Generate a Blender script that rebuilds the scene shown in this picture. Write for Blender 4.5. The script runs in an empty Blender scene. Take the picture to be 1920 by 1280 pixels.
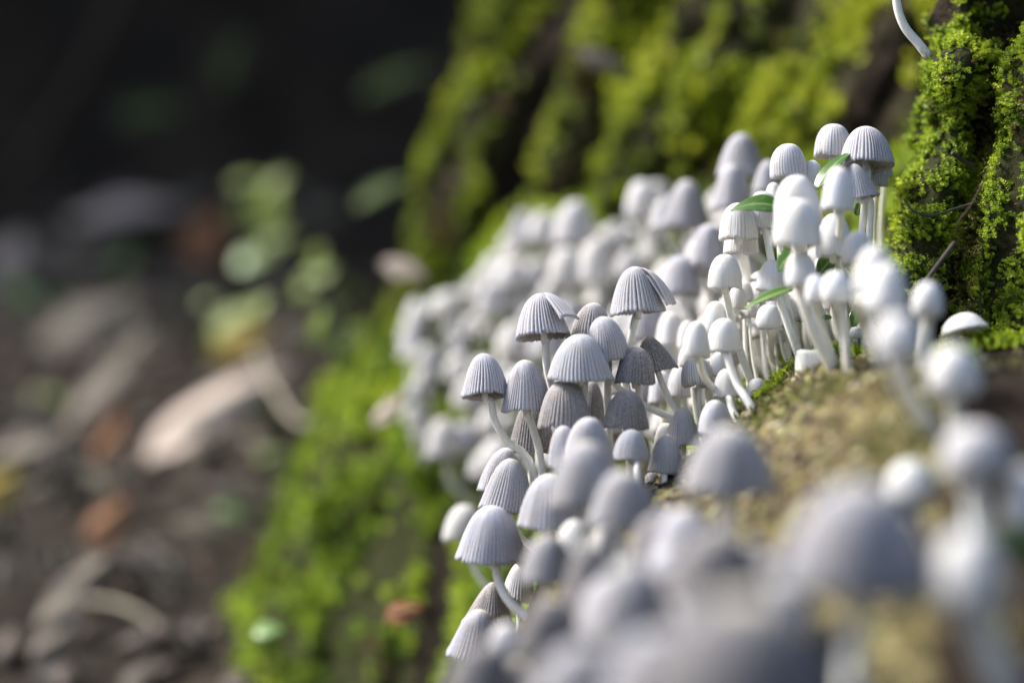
import bpy, math, random
import numpy as np
from mathutils import Vector, Matrix, Quaternion

# ------------------------------------------------------------------ camera, sky, sun, exposure
# All lengths below are written in millimetres, measured from the lens; the scene itself is real size in metres.
MM = 0.001
LIFT = 90.0                       # the lens stands 90 mm above the scene's zero level
scene = bpy.context.scene
col = scene.collection
random.seed(7)
rng = np.random.default_rng(7)

def P(x, y, z):
    return Vector((x * MM, y * MM, (z + LIFT) * MM))

cam_data = bpy.data.cameras.new('camera')
cam_data.lens = 72.0
cam_data.sensor_width = 36.0
cam_data.clip_start = 0.005
cam_data.clip_end = 100.0
cam_data.dof.use_dof = True
cam_data.dof.focus_distance = 0.300
cam_data.dof.aperture_fstop = 6.8
cam_data.dof.aperture_blades = 0
cam = bpy.data.objects.new('camera', cam_data)
col.objects.link(cam)
cam.location = P(0, 0, 0)
cam.rotation_euler = (math.radians(90), 0, 0)
scene.camera = cam

SUN_DIR = Vector((-0.68, 0.20, 0.70)).normalized()     # towards the sun: high, left, a little beyond the mushrooms
SUN_EL = math.asin(SUN_DIR.z)
SUN_AZ = math.atan2(SUN_DIR.x, SUN_DIR.y)
world = bpy.data.worlds.new('World')
scene.world = world
world.use_nodes = True
wn = world.node_tree
for n in list(wn.nodes):
    wn.nodes.remove(n)
wo = wn.nodes.new('ShaderNodeOutputWorld')
wb = wn.nodes.new('ShaderNodeBackground')
ws = wn.nodes.new('ShaderNodeTexSky')
ws.sky_type = 'NISHITA'
ws.sun_disc = False
ws.sun_elevation = SUN_EL
ws.sun_rotation = SUN_AZ
ws.air_density = 1.0
ws.dust_density = 3.0
wb.inputs['Strength'].default_value = 0.045
wn.links.new(ws.outputs[0], wb.inputs[0])
wn.links.new(wb.outputs[0], wo.inputs[0])

sun_data = bpy.data.lights.new('sun', 'SUN')
sun_data.energy = 1.5
sun_data.angle = math.radians(15)
sun_data.color = (1.0, 0.97, 0.91)
sun = bpy.data.objects.new('sun', sun_data)
col.objects.link(sun)
sun.rotation_euler = SUN_DIR.to_track_quat('Z', 'Y').to_euler()

scene.view_settings.view_transform = 'Standard'
scene.view_settings.look = 'None'
scene.view_settings.exposure = 2.45
scene.view_settings.gamma = 1.0
scene.view_settings.use_curve_mapping = False
scene.render.engine = 'CYCLES'
scene.cycles.use_denoising = True
scene.cycles.max_bounces = 8
scene.cycles.diffuse_bounces = 5
scene.cycles.transmission_bounces = 5

# ------------------------------------------------------------------ noise
def _hash(ix, iy, iz):
    h = (ix.astype(np.int64) * 374761393 + iy.astype(np.int64) * 668265263 + iz.astype(np.int64) * 2147483647 * 3 + 1013) & 0xFFFFFFFF
    h = ((h ^ (h >> 13)) * 1274126177) & 0xFFFFFFFF
    h = ((h ^ (h >> 16)) * 2246822519) & 0xFFFFFFFF
    return ((h ^ (h >> 15)) & 0xFFFFFF) / float(0xFFFFFF)

def vnoise(x, y, z=0.0):
    x = np.asarray(x, float); y = np.asarray(y, float); z = np.asarray(z, float) + np.zeros_like(x)
    ix, iy, iz = np.floor(x), np.floor(y), np.floor(z)
    fx, fy, fz = x - ix, y - iy, z - iz
    fx = fx * fx * (3 - 2 * fx); fy = fy * fy * (3 - 2 * fy); fz = fz * fz * (3 - 2 * fz)
    r = 0
    for a in (0, 1):
        for b in (0, 1):
            for c in (0, 1):
                w = (fx if a else 1 - fx) * (fy if b else 1 - fy) * (fz if c else 1 - fz)
                r = r + w * _hash(ix + a, iy + b, iz + c)
    return r * 2 - 1

def fbm(x, y, z=0.0, oct=4, gain=0.5):
    s, a, f, t = 0, 1.0, 1.0, 0
    for k in range(oct):
        s = s + a * vnoise(np.asarray(x) * f + 17.3 * k, np.asarray(y) * f - 9.1 * k, np.asarray(z) * f + 5.7 * k)
        t += a; a *= gain; f *= 2.03
    return s / t

def smooth(a, b, x):
    t = np.clip((np.asarray(x, float) - a) / (b - a), 0, 1)
    return t * t * (3 - 2 * t)

# ------------------------------------------------------------------ mesh helpers
def mesh_np(name, verts, quads=None, tris=None, smooth_shade=True):
    verts = np.asarray(verts, np.float32).reshape(-1, 3)
    me = bpy.data.meshes.new(name)
    me.vertices.add(len(verts))
    me.vertices.foreach_set('co', verts.ravel())
    loops, starts, p = [], [], 0
    if quads is not None and len(quads):
        q = np.asarray(quads, np.int32).reshape(-1, 4)
        loops.append(q.ravel()); starts.append(np.arange(len(q)) * 4); p = len(q) * 4
    if tris is not None and len(tris):
        t = np.asarray(tris, np.int32).reshape(-1, 3)
        loops.append(t.ravel()); starts.append(p + np.arange(len(t)) * 3)
    loops = np.concatenate(loops).astype(np.int32); starts = np.concatenate(starts).astype(np.int32)
    me.loops.add(len(loops)); me.loops.foreach_set('vertex_index', loops)
    me.polygons.add(len(starts)); me.polygons.foreach_set('loop_start', starts)
    me.update(calc_edges=True)
    if smooth_shade:
        me.polygons.foreach_set('use_smooth', np.ones(len(starts), bool))
    me.validate()
    return me

def attr(me, name, vals):
    a = me.attributes.new(name, 'FLOAT', 'POINT')
    a.data.foreach_set('value', np.asarray(vals, np.float32).ravel())

def grid_quads(nu, nv, wrap_u=False):
    iu = np.arange(nu if wrap_u else nu - 1); iv = np.arange(nv - 1)
    U, V = np.meshgrid(iu, iv, indexing='ij')
    U2 = (U + 1) % nu
    return np.stack([U * nv + V, U2 * nv + V, U2 * nv + V + 1, U * nv + V + 1], -1).reshape(-1, 4)

def link(name, me, mat=None, parent=None):
    o = bpy.data.objects.new(name, me)
    col.objects.link(o)
    if mat is not None and me is not None and not me.materials:
        me.materials.append(mat)
    if parent is not None:
        o.parent = parent
    return o

def tag(o, label=None, cat=None, group=None, kind=None):
    if label: o['label'] = label
    if cat: o['category'] = cat
    if group: o['group'] = group
    if kind: o['kind'] = kind
    return o

def empty(name, loc):
    o = bpy.data.objects.new(name, None)
    o.empty_display_size = 0.004
    o.location = loc
    col.objects.link(o)
    return o

# ------------------------------------------------------------------ materials
def new_mat(name):
    m = bpy.data.materials.new(name)
    m.use_nodes = True
    nt = m.node_tree
    b = nt.nodes['Principled BSDF']
    return m, nt, b

def N(nt, typ, **kw):
    n = nt.nodes.new(typ)
    for k, v in kw.items():
        if k.startswith('i_'):
            n.inputs[k[2:].replace('_', ' ')].default_value = v
        else:
            setattr(n, k, v)
    return n

def ramp(nt, fac, stops):
    r = nt.nodes.new('ShaderNodeValToRGB')
    e = r.color_ramp.elements
    while len(e) < len(stops): e.new(0.5)
    for i, (p, c) in enumerate(stops):
        e[i].position = p
        e[i].color = tuple(c) + (1,) if len(c) == 3 else c
    nt.links.new(fac, r.inputs[0])
    return r.outputs[0]

def mixc(nt, fac, a, b, mode='MIX'):
    m = nt.nodes.new('ShaderNodeMix'); m.data_type = 'RGBA'; m.blend_type = mode
    for s, v in ((m.inputs['Factor'], fac), (m.inputs['A'], a), (m.inputs['B'], b)):
        pass
    ins = [i for i in m.inputs if i.enabled]
    fi = m.inputs[0]; ai = m.inputs[6]; bi = m.inputs[7]
    for s, v in ((fi, fac), (ai, a), (bi, b)):
        if hasattr(v, 'is_linked') or isinstance(v, bpy.types.NodeSocket):
            nt.links.new(v, s)
        elif isinstance(v, (int, float)):
            s.default_value = v
        else:
            s.default_value = tuple(v) + (1,) if len(v) == 3 else v
    return m.outputs[2]

def noise(nt, coord, scale, detail=4, rough=0.55):
    n = nt.nodes.new('ShaderNodeTexNoise')
    n.inputs['Scale'].default_value = scale
    n.inputs['Detail'].default_value = detail
    n.inputs['Roughness'].default_value = rough
    if coord is not None: nt.links.new(coord, n.inputs['Vector'])
    return n.outputs[0]

def mapping(nt, coord, scale, rot=(0, 0, 0)):
    m = nt.nodes.new('ShaderNodeMapping')
    m.inputs['Scale'].default_value = scale
    m.inputs['Rotation'].default_value = rot
    nt.links.new(coord, m.inputs['Vector'])
    return m.outputs[0]

def bump(nt, b, height, strength, dist):
    n = nt.nodes.new('ShaderNodeBump')
    n.inputs['Strength'].default_value = strength
    n.inputs['Distance'].default_value = dist
    nt.links.new(height, n.inputs['Height'])
    nt.links.new(n.outputs[0], b.inputs['Normal'])
    return n

def math_n(nt, op, a, b_=None, clamp=False):
    m = nt.nodes.new('ShaderNodeMath'); m.operation = op; m.use_clamp = clamp
    for s, v in ((m.inputs[0], a), (m.inputs[1], b_)):
        if v is None: continue
        if isinstance(v, (int, float)): s.default_value = v
        else: nt.links.new(v, s)
    return m.outputs[0]

def cap_material():
    m, nt, b = new_mat('mushroom_cap_skin')
    tc = N(nt, 'ShaderNodeTexCoord').outputs['Object']
    oc = N(nt, 'ShaderNodeObjectInfo').outputs['Color']
    ga = N(nt, 'ShaderNodeAttribute', attribute_name='groove').outputs['Fac']
    ta = N(nt, 'ShaderNodeAttribute', attribute_name='tip').outputs['Fac']
    rnd = N(nt, 'ShaderNodeObjectInfo').outputs['Random']
    big = noise(nt, tc, 420, 3)
    tint = ramp(nt, big, [(0.35, (0.92, 0.95, 1.0)), (0.65, (1.0, 0.94, 0.88))])
    c = mixc(nt, 1.0, oc, tint, 'MULTIPLY')
    c = mixc(nt, ga, c, mixc(nt, 1.0, c, (0.34, 0.31, 0.31), 'MULTIPLY'))
    grain = noise(nt, tc, 5200, 2, 0.7)
    gf = ramp(nt, grain, [(0.48, (0, 0, 0)), (0.66, (0.7, 0.7, 0.7))])
    c = mixc(nt, gf, c, mixc(nt, 0.55, c, (0.86, 0.86, 0.86)))
    c = mixc(nt, ta, c, mixc(nt, math_n(nt, 'MULTIPLY', rnd, 0.9), c, (0.80, 0.72, 0.55)))
    spk = noise(nt, tc, 1500, 1, 0.5)
    sf = ramp(nt, spk, [(0.78, (0, 0, 0)), (0.83, (0.55, 0.55, 0.55))])
    c = mixc(nt, sf, c, (0.20, 0.15, 0.11))
    nt.links.new(c, b.inputs['Base Color'])
    b.inputs['Roughness'].default_value = 0.72
    b.inputs['Specular IOR Level'].default_value = 0.25
    b.inputs['Subsurface Weight'].default_value = 0.30
    b.inputs['Subsurface Radius'].default_value = (1.0, 0.85, 0.72)
    b.inputs['Subsurface Scale'].default_value = 0.0006
    b.inputs['Sheen Weight'].default_value = 0.30
    b.inputs['Sheen Roughness'].default_value = 0.45
    bump(nt, b, grain, 0.7, 0.00011)
    tr = N(nt, 'ShaderNodeBsdfTranslucent'); nt.links.new(c, tr.inputs['Color'])
    mx = N(nt, 'ShaderNodeMixShader'); mx.inputs[0].default_value = 0.22
    nt.links.new(b.outputs[0], mx.inputs[1]); nt.links.new(tr.outputs[0], mx.inputs[2])
    nt.links.new(mx.outputs[0], nt.nodes['Material Output'].inputs['Surface'])
    return m

def stem_material():
    m, nt, b = new_mat('mushroom_stem_flesh')
    tc = N(nt, 'ShaderNodeTexCoord').outputs['Object']
    n = noise(nt, mapping(nt, tc, (2500, 2500, 350)), 1.0, 3)
    c = ramp(nt, n, [(0.3, (0.70, 0.70, 0.66)), (0.7, (0.84, 0.83, 0.80))])
    al = N(nt, 'ShaderNodeAttribute', attribute_name='along').outputs['Fac']
    dirt = math_n(nt, 'MULTIPLY', ramp(nt, al, [(0.02, (1, 1, 1)), (0.16, (0, 0, 0))]), ramp(nt, noise(nt, tc, 1400, 3), [(.35, (.15, .15, .15)), (.6, (.9, .9, .9))]))
    c = mixc(nt, dirt, c, (0.30, 0.22, 0.13))
    nt.links.new(c, b.inputs['Base Color'])
    b.inputs['Roughness'].default_value = 0.42
    b.inputs['Specular IOR Level'].default_value = 0.35
    b.inputs['Subsurface Weight'].default_value = 0.5
    b.inputs['Subsurface Radius'].default_value = (1.0, 0.95, 0.85)
    b.inputs['Subsurface Scale'].default_value = 0.0008
    bump(nt, b, n, 0.25, 0.00008)
    return m

def gill_material():
    m, nt, b = new_mat('mushroom_gills')
    tc = N(nt, 'ShaderNodeTexCoord').outputs['Object']
    n = noise(nt, tc, 900, 2)
    c = ramp(nt, n, [(0.3, (0.52, 0.46, 0.43)), (0.7, (0.68, 0.63, 0.60))])
    nt.links.new(c, b.inputs['Base Color'])
    b.inputs['Roughness'].default_value = 0.8
    return m

def moss_material(name, dark, mid, light, brown):
    m, nt, b = new_mat(name)
    ta = N(nt, 'ShaderNodeAttribute', attribute_name='tint').outputs['Fac']
    c = ramp(nt, ta, [(0.0, brown), (0.16, dark), (0.5, mid), (0.92, light)])
    nt.links.new(c, b.inputs['Base Color'])
    b.inputs['Roughness'].default_value = 0.55
    b.inputs['Specular IOR Level'].default_value = 0.3
    tr = N(nt, 'ShaderNodeBsdfTranslucent')
    nt.links.new(c, tr.inputs['Color'])
    mx = N(nt, 'ShaderNodeMixShader'); mx.inputs[0].default_value = 0.38
    nt.links.new(b.outputs[0], mx.inputs[1]); nt.links.new(tr.outputs[0], mx.inputs[2])
    nt.links.new(mx.outputs[0], nt.nodes['Material Output'].inputs['Surface'])
    return m

def bark_material():
    m, nt, b = new_mat('bark_and_rotten_wood')
    tc = N(nt, 'ShaderNodeTexCoord').outputs['Object']
    mo = N(nt, 'ShaderNodeAttribute', attribute_name='moss').outputs['Fac']
    fib = noise(nt, mapping(nt, tc, (560, 110, 560), (0.0, 0.35, 0.75)), 1.0, 6, 0.62)
    big = noise(nt, tc, 85, 4)
    fine = noise(nt, tc, 900, 5, 0.65)
    c = ramp(nt, fib, [(0.32, (0.022, 0.017, 0.012)), (0.44, (0.070, 0.055, 0.028)), (0.54, (0.16, 0.13, 0.062)), (0.66, (0.27, 0.23, 0.13)), (0.8, (0.38, 0.35, 0.26))])
    c2 = ramp(nt, big, [(0.36, (0.25, 0.16, 0.12)), (0.5, (0.85, 0.85, 0.8)), (0.66, (1.0, 1.0, 0.86))])
    c = mixc(nt, 1.0, c, c2, 'MULTIPLY')
    c = mixc(nt, ramp(nt, fine, [(0.52, (0, 0, 0)), (0.70, (0.55, 0.55, 0.55))]), c, (0.17, 0.19, 0.06))
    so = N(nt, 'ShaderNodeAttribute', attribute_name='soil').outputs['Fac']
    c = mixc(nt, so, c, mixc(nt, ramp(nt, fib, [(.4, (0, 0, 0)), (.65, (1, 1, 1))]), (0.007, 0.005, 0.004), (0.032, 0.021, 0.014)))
    c = mixc(nt, mo, c, mixc(nt, fine, (0.012, 0.013, 0.006), (0.05, 0.055, 0.016)))
    nt.links.new(c, b.inputs['Base Color'])
    b.inputs['Roughness'].default_value = 0.9
    b.inputs['Specular IOR Level'].default_value = 0.12
    h = math_n(nt, 'ADD', fib, math_n(nt, 'MULTIPLY', fine, 0.6))
    bump(nt, b, h, 0.8, 0.0012)
    return m

def soil_material():
    m, nt, b = new_mat('dark_forest_soil')
    tc = N(nt, 'ShaderNodeTexCoord').outputs['Object']
    n1 = noise(nt, tc, 22, 6, 0.6)
    n2 = noise(nt, tc, 160, 4, 0.6)
    c = ramp(nt, n1, [(0.30, (0.010, 0.008, 0.006)), (0.52, (0.026, 0.020, 0.015)), (0.75, (0.052, 0.039, 0.029))])
    c = mixc(nt, ramp(nt, n2, [(0.55, (0, 0, 0)), (0.72, (0.6, 0.6, 0.6))]), c, (0.075, 0.058, 0.045))
    nt.links.new(c, b.inputs['Base Color'])
    b.inputs['Roughness'].default_value = 0.95
    b.inputs['Specular IOR Level'].default_value = 0.15
    bump(nt, b, n2, 0.7, 0.003)
    return m

def leaf_material(name, a, bcol, rough=0.35, transl=0.3, spec=0.5, scale=180):
    m, nt, b = new_mat(name)
    tc = N(nt, 'ShaderNodeTexCoord').outputs['Object']
    n = noise(nt, tc, scale, 4)
    c = ramp(nt, n, [(0.3, a), (0.7, bcol)])
    va = N(nt, 'ShaderNodeAttribute', attribute_name='vein').outputs['Fac']
    c = mixc(nt, va, c, mixc(nt, 0.5, c, (0.4, 0.45, 0.2)))
    nt.links.new(c, b.inputs['Base Color'])
    b.inputs['Roughness'].default_value = rough
    b.inputs['Specular IOR Level'].default_value = spec
    bump(nt, b, n, 0.15, 0.0004)
    if transl > 0:
        tr = N(nt, 'ShaderNodeBsdfTranslucent'); nt.links.new(c, tr.inputs['Color'])
        mx = N(nt, 'ShaderNodeMixShader'); mx.inputs[0].default_value = transl
        nt.links.new(b.outputs[0], mx.inputs[1]); nt.links.new(tr.outputs[0], mx.inputs[2])
        nt.links.new(mx.outputs[0], nt.nodes['Material Output'].inputs['Surface'])
    return m

def plain_material(name, a, bcol, scale=300, rough=0.7):
    m, nt, b = new_mat(name)
    tc = N(nt, 'ShaderNodeTexCoord').outputs['Object']
    n = noise(nt, tc, scale, 5)
    nt.links.new(ramp(nt, n, [(0.3, a), (0.7, bcol)]), b.inputs['Base Color'])
    b.inputs['Roughness'].default_value = rough
    bump(nt, b, n, 0.5, 0.0004)
    return m

M_CAP = cap_material()
M_STEM = stem_material()
M_GILL = gill_material()
M_BARK = bark_material()
M_SOIL = soil_material()
M_MOSS = moss_material('moss_shoots', (0.06, 0.11, 0.010), (0.27, 0.38, 0.020), (0.56, 0.64, 0.06), (0.12, 0.075, 0.03))
M_MOSSFAR = moss_material('moss_cushions', (0.05, 0.085, 0.008), (0.26, 0.33, 0.016), (0.52, 0.55, 0.05), (0.13, 0.085, 0.035))
M_MOSSLOW = moss_material('moss_carpet', (0.045, 0.10, 0.008), (0.23, 0.34, 0.016), (0.44, 0.53, 0.045), (0.13, 0.09, 0.035))
M_GREEN = leaf_material('glossy_green_leaf', (0.040, 0.115, 0.012), (0.075, 0.165, 0.020), 0.2, 0.25, 0.6)
M_PALEGREEN = leaf_material('pale_green_leaf', (0.16, 0.30, 0.075), (0.24, 0.40, 0.11), 0.4, 0.3, 0.4)
M_DEAD = [leaf_material('dead_leaf_pink', (0.46, 0.36, 0.31), (0.64, 0.52, 0.46), 0.7, 0.12, 0.3, 60),
          leaf_material('dead_leaf_grey', (0.14, 0.11, 0.094), (0.24, 0.195, 0.17), 0.75, 0.1, 0.3, 60),
          leaf_material('dead_leaf_rust', (0.22, 0.085, 0.04), (0.36, 0.15, 0.07), 0.7, 0.15, 0.3, 60),
          leaf_material('dead_leaf_yellow', (0.42, 0.28, 0.05), (0.55, 0.40, 0.09), 0.7, 0.2, 0.3, 60),
          leaf_material('dead_leaf_dark', (0.07, 0.055, 0.045), (0.13, 0.10, 0.085), 0.8, 0.05, 0.3, 60)]
M_TWIG = plain_material('twig_bark', (0.018, 0.013, 0.010), (0.06, 0.042, 0.03))
M_STRAW = plain_material('dry_grass', (0.22, 0.19, 0.13), (0.36, 0.32, 0.24))

# ------------------------------------------------------------------ the root of the tree: height over the plan
PATH = np.array([(64, 30), (58, 100), (54, 150), (49, 200), (44, 250), (41, 290), (45, 320), (43, 350), (33, 385), (12, 422), (-10, 446),
                 (-25, 463), (-32, 496), (-29, 560), (-26, 640), (20, 760), (60, 900)], float)

def path_dist(x, y, path=PATH):
    """signed plan distance, positive on the outer (left, front) side of the path"""
    x = np.asarray(x, float); y = np.asarray(y, float)
    best = np.full(x.shape, 1e9); sgn = np.ones(x.shape)
    for a, b in zip(path[:-1], path[1:]):
        d = b - a; L2 = d @ d
        t = np.clip(((x - a[0]) * d[0] + (y - a[1]) * d[1]) / L2, 0, 1)
        px, py = a[0] + t * d[0], a[1] + t * d[1]
        dist = np.hypot(x - px, y - py)
        side = -(x - a[0]) * d[1] + (y - a[1]) * d[0]
        m = dist < best
        best = np.where(m, dist, best); sgn = np.where(m, np.sign(side), sgn)
    return best * sgn

FX = np.array([-60, -30, -16, 0, 8, 18, 28, 34, 38, 43, 50, 62, 76, 95, 130], float)
F_NEAR = np.array([1, 0, -1, -3, -10, -19.5, -24, -27, -36, -47, -56, -74, -90, -110, -130], float)
F_FAR = np.array([42, 30, 16, -1, -11, -33, -60, -74, -82, -91, -102, -114, -122, -130, -140], float)

def root_height(x, y):
    s = path_dist(x, y)
    s = s + (0.8 + 3.4 * smooth(335, 410, y)) * fbm(np.asarray(x) / 15, np.asarray(y) / 15, 3.0, 3)
    hn = np.interp(s, FX, F_NEAR); hf = np.interp(s, FX, F_FAR)
    w = smooth(318, 395, y)
    h = hn * (1 - w) + hf * w
    h = h - 0.05 * np.clip(300 - np.asarray(y), 0, 40) - 0.32 * np.clip(252 - np.asarray(y), 0, 400)
    far = smooth(360, 420, y)
    h = h + (1.4 + 2.6 * far) * fbm(np.asarray(x) / (9 + 4 * far), np.asarray(y) / 14, 1.0, 4)
    h = h + (0.75 * fbm(np.asarray(x) / 2.4, np.asarray(y) / 4.5, 8.0, 3) + 0.9 * fbm((np.asarray(x) + np.asarray(y) * .5) / 4.5, (np.asarray(y) - np.asarray(x) * .5) / 16, 18.0, 3))
    return h

GX0, GX1, GY0, GY1, GS = -150.0, 185.0, 30.0, 720.0, 1.8
gx = np.arange(GX0, GX1 + .1, GS); gy = np.arange(GY0, GY1 + .1, GS)
GXX, GYY = np.meshgrid(gx, gy, indexing='ij')
GH = root_height(GXX, GYY)

def hs(x, y):
    fx = np.clip((np.asarray(x, float) - GX0) / GS, 0, len(gx) - 1.001); fy = np.clip((np.asarray(y, float) - GY0) / GS, 0, len(gy) - 1.001)
    i = fx.astype(int); j = fy.astype(int); a = fx - i; b = fy - j
    return GH[i, j] * (1 - a) * (1 - b) + GH[i + 1, j] * a * (1 - b) + GH[i, j + 1] * (1 - a) * b + GH[i + 1, j + 1] * a * b

def hgrad(x, y, e=5.0):
    return np.array([float(hs(x + e, y) - hs(x - e, y)), float(hs(x, y + e) - hs(x, y - e))]) / (2 * e)

root_moss = smooth(-0.06, 0.20, fbm(GXX / 16, GYY / 16, 40.0, 4) + 0.65 * smooth(350, 405, GYY) - 0.10) * smooth(296, 345, GYY)

tree = tag(empty('mossy_tree', P(40, 420, -60)), 'mossy foot of a big tree with a spreading root, mushrooms crowding on it', 'tree')
TREE0 = tree.location.copy()

def tree_part(name, verts_mm, quads, mat, moss, soil):
    v = np.asarray(verts_mm, float).reshape(-1, 3) * MM
    v[:, 2] += LIFT * MM
    v -= np.array(TREE0)
    me = mesh_np(name, v, quads)
    attr(me, 'moss', moss)
    attr(me, 'soil', soil)
    return link(name, me, mat, tree)

root_soil = smooth(-.15, .25, fbm(GXX / 9, GYY / 16, 60.0, 4) + smooth(-3, 8, GXX - np.where(GYY < 250, 50 - .2 * (250 - GYY), 50 + .25 * (GYY - 250))) * 1.3 - .55) + smooth(335, 370, GYY)
tree_part('root', np.stack([GXX, GYY, GH], -1), grid_quads(len(gx), len(gy)), M_BARK, root_moss, np.clip(root_soil, 0, 1))

# ------------------------------------------------------------------ the trunk above the root
def catmull(pts, n):
    pts = np.asarray(pts, float)
    p = np.vstack([2 * pts[0] - pts[1], pts, 2 * pts[-1] - pts[-2]])
    out = []
    seg = len(pts) - 1
    for q in np.linspace(0, seg - 1e-9, n):
        i = int(q); t = q - i
        a, b, c, d = p[i], p[i + 1], p[i + 2], p[i + 3]
        out.append(0.5 * ((2 * b) + (c - a) * t + (2 * a - 5 * b + 4 * c - d) * t * t + (3 * b - a - 3 * c + d) * t ** 3))
    return np.array(out)

def resample(pts, step):
    c = catmull(pts, 2000)
    d = np.r_[0, np.cumsum(np.hypot(*np.diff(c, axis=0).T))]
    u = np.arange(0, d[-1], step)
    return np.c_[np.interp(u, d, c[:, 0]), np.interp(u, d, c[:, 1])], u

WPATH = [(230, 330), (150, 306), (105, 290), (84, 286), (75, 294), (72, 303), (66, 303), (60, 309), (62, 322), (82, 342), (88, 372), (68, 400),
         (34, 432), (6, 462), (-16, 484), (-24, 512), (-16, 580), (10, 660), (60, 780)]
wp, wu = resample(WPATH, 1.15)
tg = np.gradient(wp, axis=0); tg /= np.linalg.norm(tg, axis=1)[:, None]
wn_ = np.c_[-tg[:, 1], tg[:, 0]]
for _ in range(6):
    wn_ = (np.roll(wn_, 1, 0) + wn_ + np.roll(wn_, -1, 0)); wn_ /= np.linalg.norm(wn_, axis=1)[:, None]
wz = np.arange(-60, 250, 1.5)
UU, ZZ = np.meshgrid(wu, wz, indexing='ij')
PX = wp[:, 0][:, None] + 0 * ZZ; PY = wp[:, 1][:, None] + 0 * ZZ
farw = smooth(325, 400, PY)
flare = np.where(ZZ < 0, -0.28 * np.clip(ZZ, -60, 0), -(0.10 + 0.17 * farw) * ZZ) + 7 * np.exp(-np.clip(ZZ + 10, 0, 400) / 14.0) * farw
lean = UU + 0.42 * ZZ * farw + 0.22 * ZZ * (1 - farw)
ridge = fbm(lean / 13 + .5 * fbm(UU / 25, ZZ / 22, 9.0, 2), ZZ / 50, 2.0, 3)
rid2 = 1 - np.abs(fbm(lean / 30, ZZ / 120, 11.0, 2)) * 2
disp = flare + farw * (11 * ridge + 5 * rid2) + (1 - farw) * 3.5 * ridge
clump = fbm(PX / 2.9 + ZZ / 9, PY / 2.9, ZZ / 2.6, 2)
disp += (1 - farw) * 1.5 * clump
disp += 2.2 * fbm(PX / 9, PY / 9, ZZ / 9, 3) * (0.5 + farw) + 0.8 * fbm(PX / 2.6, PY / 2.6, ZZ / 2.6, 3)
# the ledge that juts out near the top of the picture, and the notch below it
iu0 = int(np.argmin(np.hypot(wp[:, 0] - 64, wp[:, 1] - 304)))
du = UU - wu[iu0]
disp += 6.0 * np.exp(-((du + 1) / 9) ** 2) * smooth(34, 39, ZZ) * (1 - smooth(42, 46, ZZ))
disp += 3.5 * np.exp(-((du) / 12) ** 2) * np.exp(-((ZZ - 11) / 15) ** 2) - 2.0 * np.exp(-(du / 10) ** 2) * np.exp(-((ZZ - 31) / 5) ** 2)
disp -= 4.5 * np.exp(-((du + 2) / 11) ** 2) * smooth(43, 50, ZZ) * (1 - smooth(70, 110, ZZ))
# the dark crease that separates the nearer, right-hand buttress
iu1 = int(np.argmin(np.hypot(wp[:, 0] - 67.0, wp[:, 1] - 303)))
dg_ = UU - wu[iu1] + 0.20 * (ZZ - 15) + 1.5 * fbm(ZZ / 9, ZZ * 0, 3.3, 2)
disp -= 6.5 * np.exp(-(dg_ / 2.4) ** 2) * (1 - farw)
disp += 3.5 * smooth(1, 6, -dg_) * (1 - farw)
disp += (1 - farw) * 2.6 * fbm((PX + .35 * ZZ) / 7, PY / 7, (ZZ - .35 * PX) / 11 + 4.0, 2)
WX = PX + wn_[:, 0][:, None] * disp; WY = PY + wn_[:, 1][:, None] * disp; WZ = ZZ + 0 * disp
ds = disp - 0
for _ in range(14):
    ds = (ds + np.roll(ds, 1, 0) + np.roll(ds, -1, 0) + np.roll(ds, 1, 1) + np.roll(ds, -1, 1)) / 5
proud = (disp - ds)                                   # how far a spot stands proud of its neighbourhood
wmoss = fbm(lean / 11, ZZ / 24, 21.0, 4)
wmoss = smooth(-0.08, 0.20, wmoss + 0.10 * proud + 0.38 * ridge * farw + 0.04 + 0.20 * (1 - farw))
right_side = smooth(2, 9, -(dg_)) * (1 - farw)         # the right buttress is barer low down
wmoss = wmoss * (1 - right_side * (1 - smooth(10, 34, ZZ)) * 0.10)
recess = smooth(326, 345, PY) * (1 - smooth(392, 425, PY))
wmoss = wmoss * (1 - recess * smooth(-.35, .15, fbm(lean / 9, ZZ / 22, 55.0, 2)) * .92)  # moss thinned to bare dark bark, standing in for shade in the recess
wmoss = np.clip(wmoss + smooth(0, 5, -dg_) * (1 - farw) * .55, 0, 1)
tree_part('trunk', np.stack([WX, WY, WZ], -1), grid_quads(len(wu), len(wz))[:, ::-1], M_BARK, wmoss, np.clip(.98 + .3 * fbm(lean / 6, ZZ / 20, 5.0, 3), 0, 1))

# ------------------------------------------------------------------ the forest floor and the dark bank behind
gp = [(-20000, -140), (-3000, -110), (-600, -92), (0, -84), (440, -80), (560, -48), (700, -10), (850, 30), (960, 66), (1010, 110), (1050, 200), (1045, 300), (985, 390), (900, 440), (850, 490),  # the overhang at the top is added, out of view, to shade the bank
      (900, 560), (1100, 640), (1800, 800), (4000, 1200), (20000, 3600)]
gpp = []
for (a, b) in zip(gp[:-1], gp[1:]):
    L = math.hypot(b[0] - a[0], b[1] - a[1])
    k = max(2, min(48, int(L / 9)))
    for t in range(k):
        f = t / k
        gpp.append((a[0] + (b[0] - a[0]) * f, a[1] + (b[1] - a[1]) * f))
gpp.append(gp[-1]); gpp = np.array(gpp)
sm = gpp.copy()
for _ in range(5):
    sm[1:-1] = (sm[:-2] + sm[1:-1] * 2 + sm[2:]) / 4
fx_ = np.r_[np.linspace(-20000, -1200, 14), np.arange(-1150, -420, 45), np.arange(-400, 320, 7.0), np.arange(330, 1200, 60), np.linspace(1300, 20000, 14)]
FXX, FI = np.meshgrid(fx_, np.arange(len(sm)), indexing='ij')
FYY = sm[:, 0][FI]; FZZ = sm[:, 1][FI]
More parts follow.
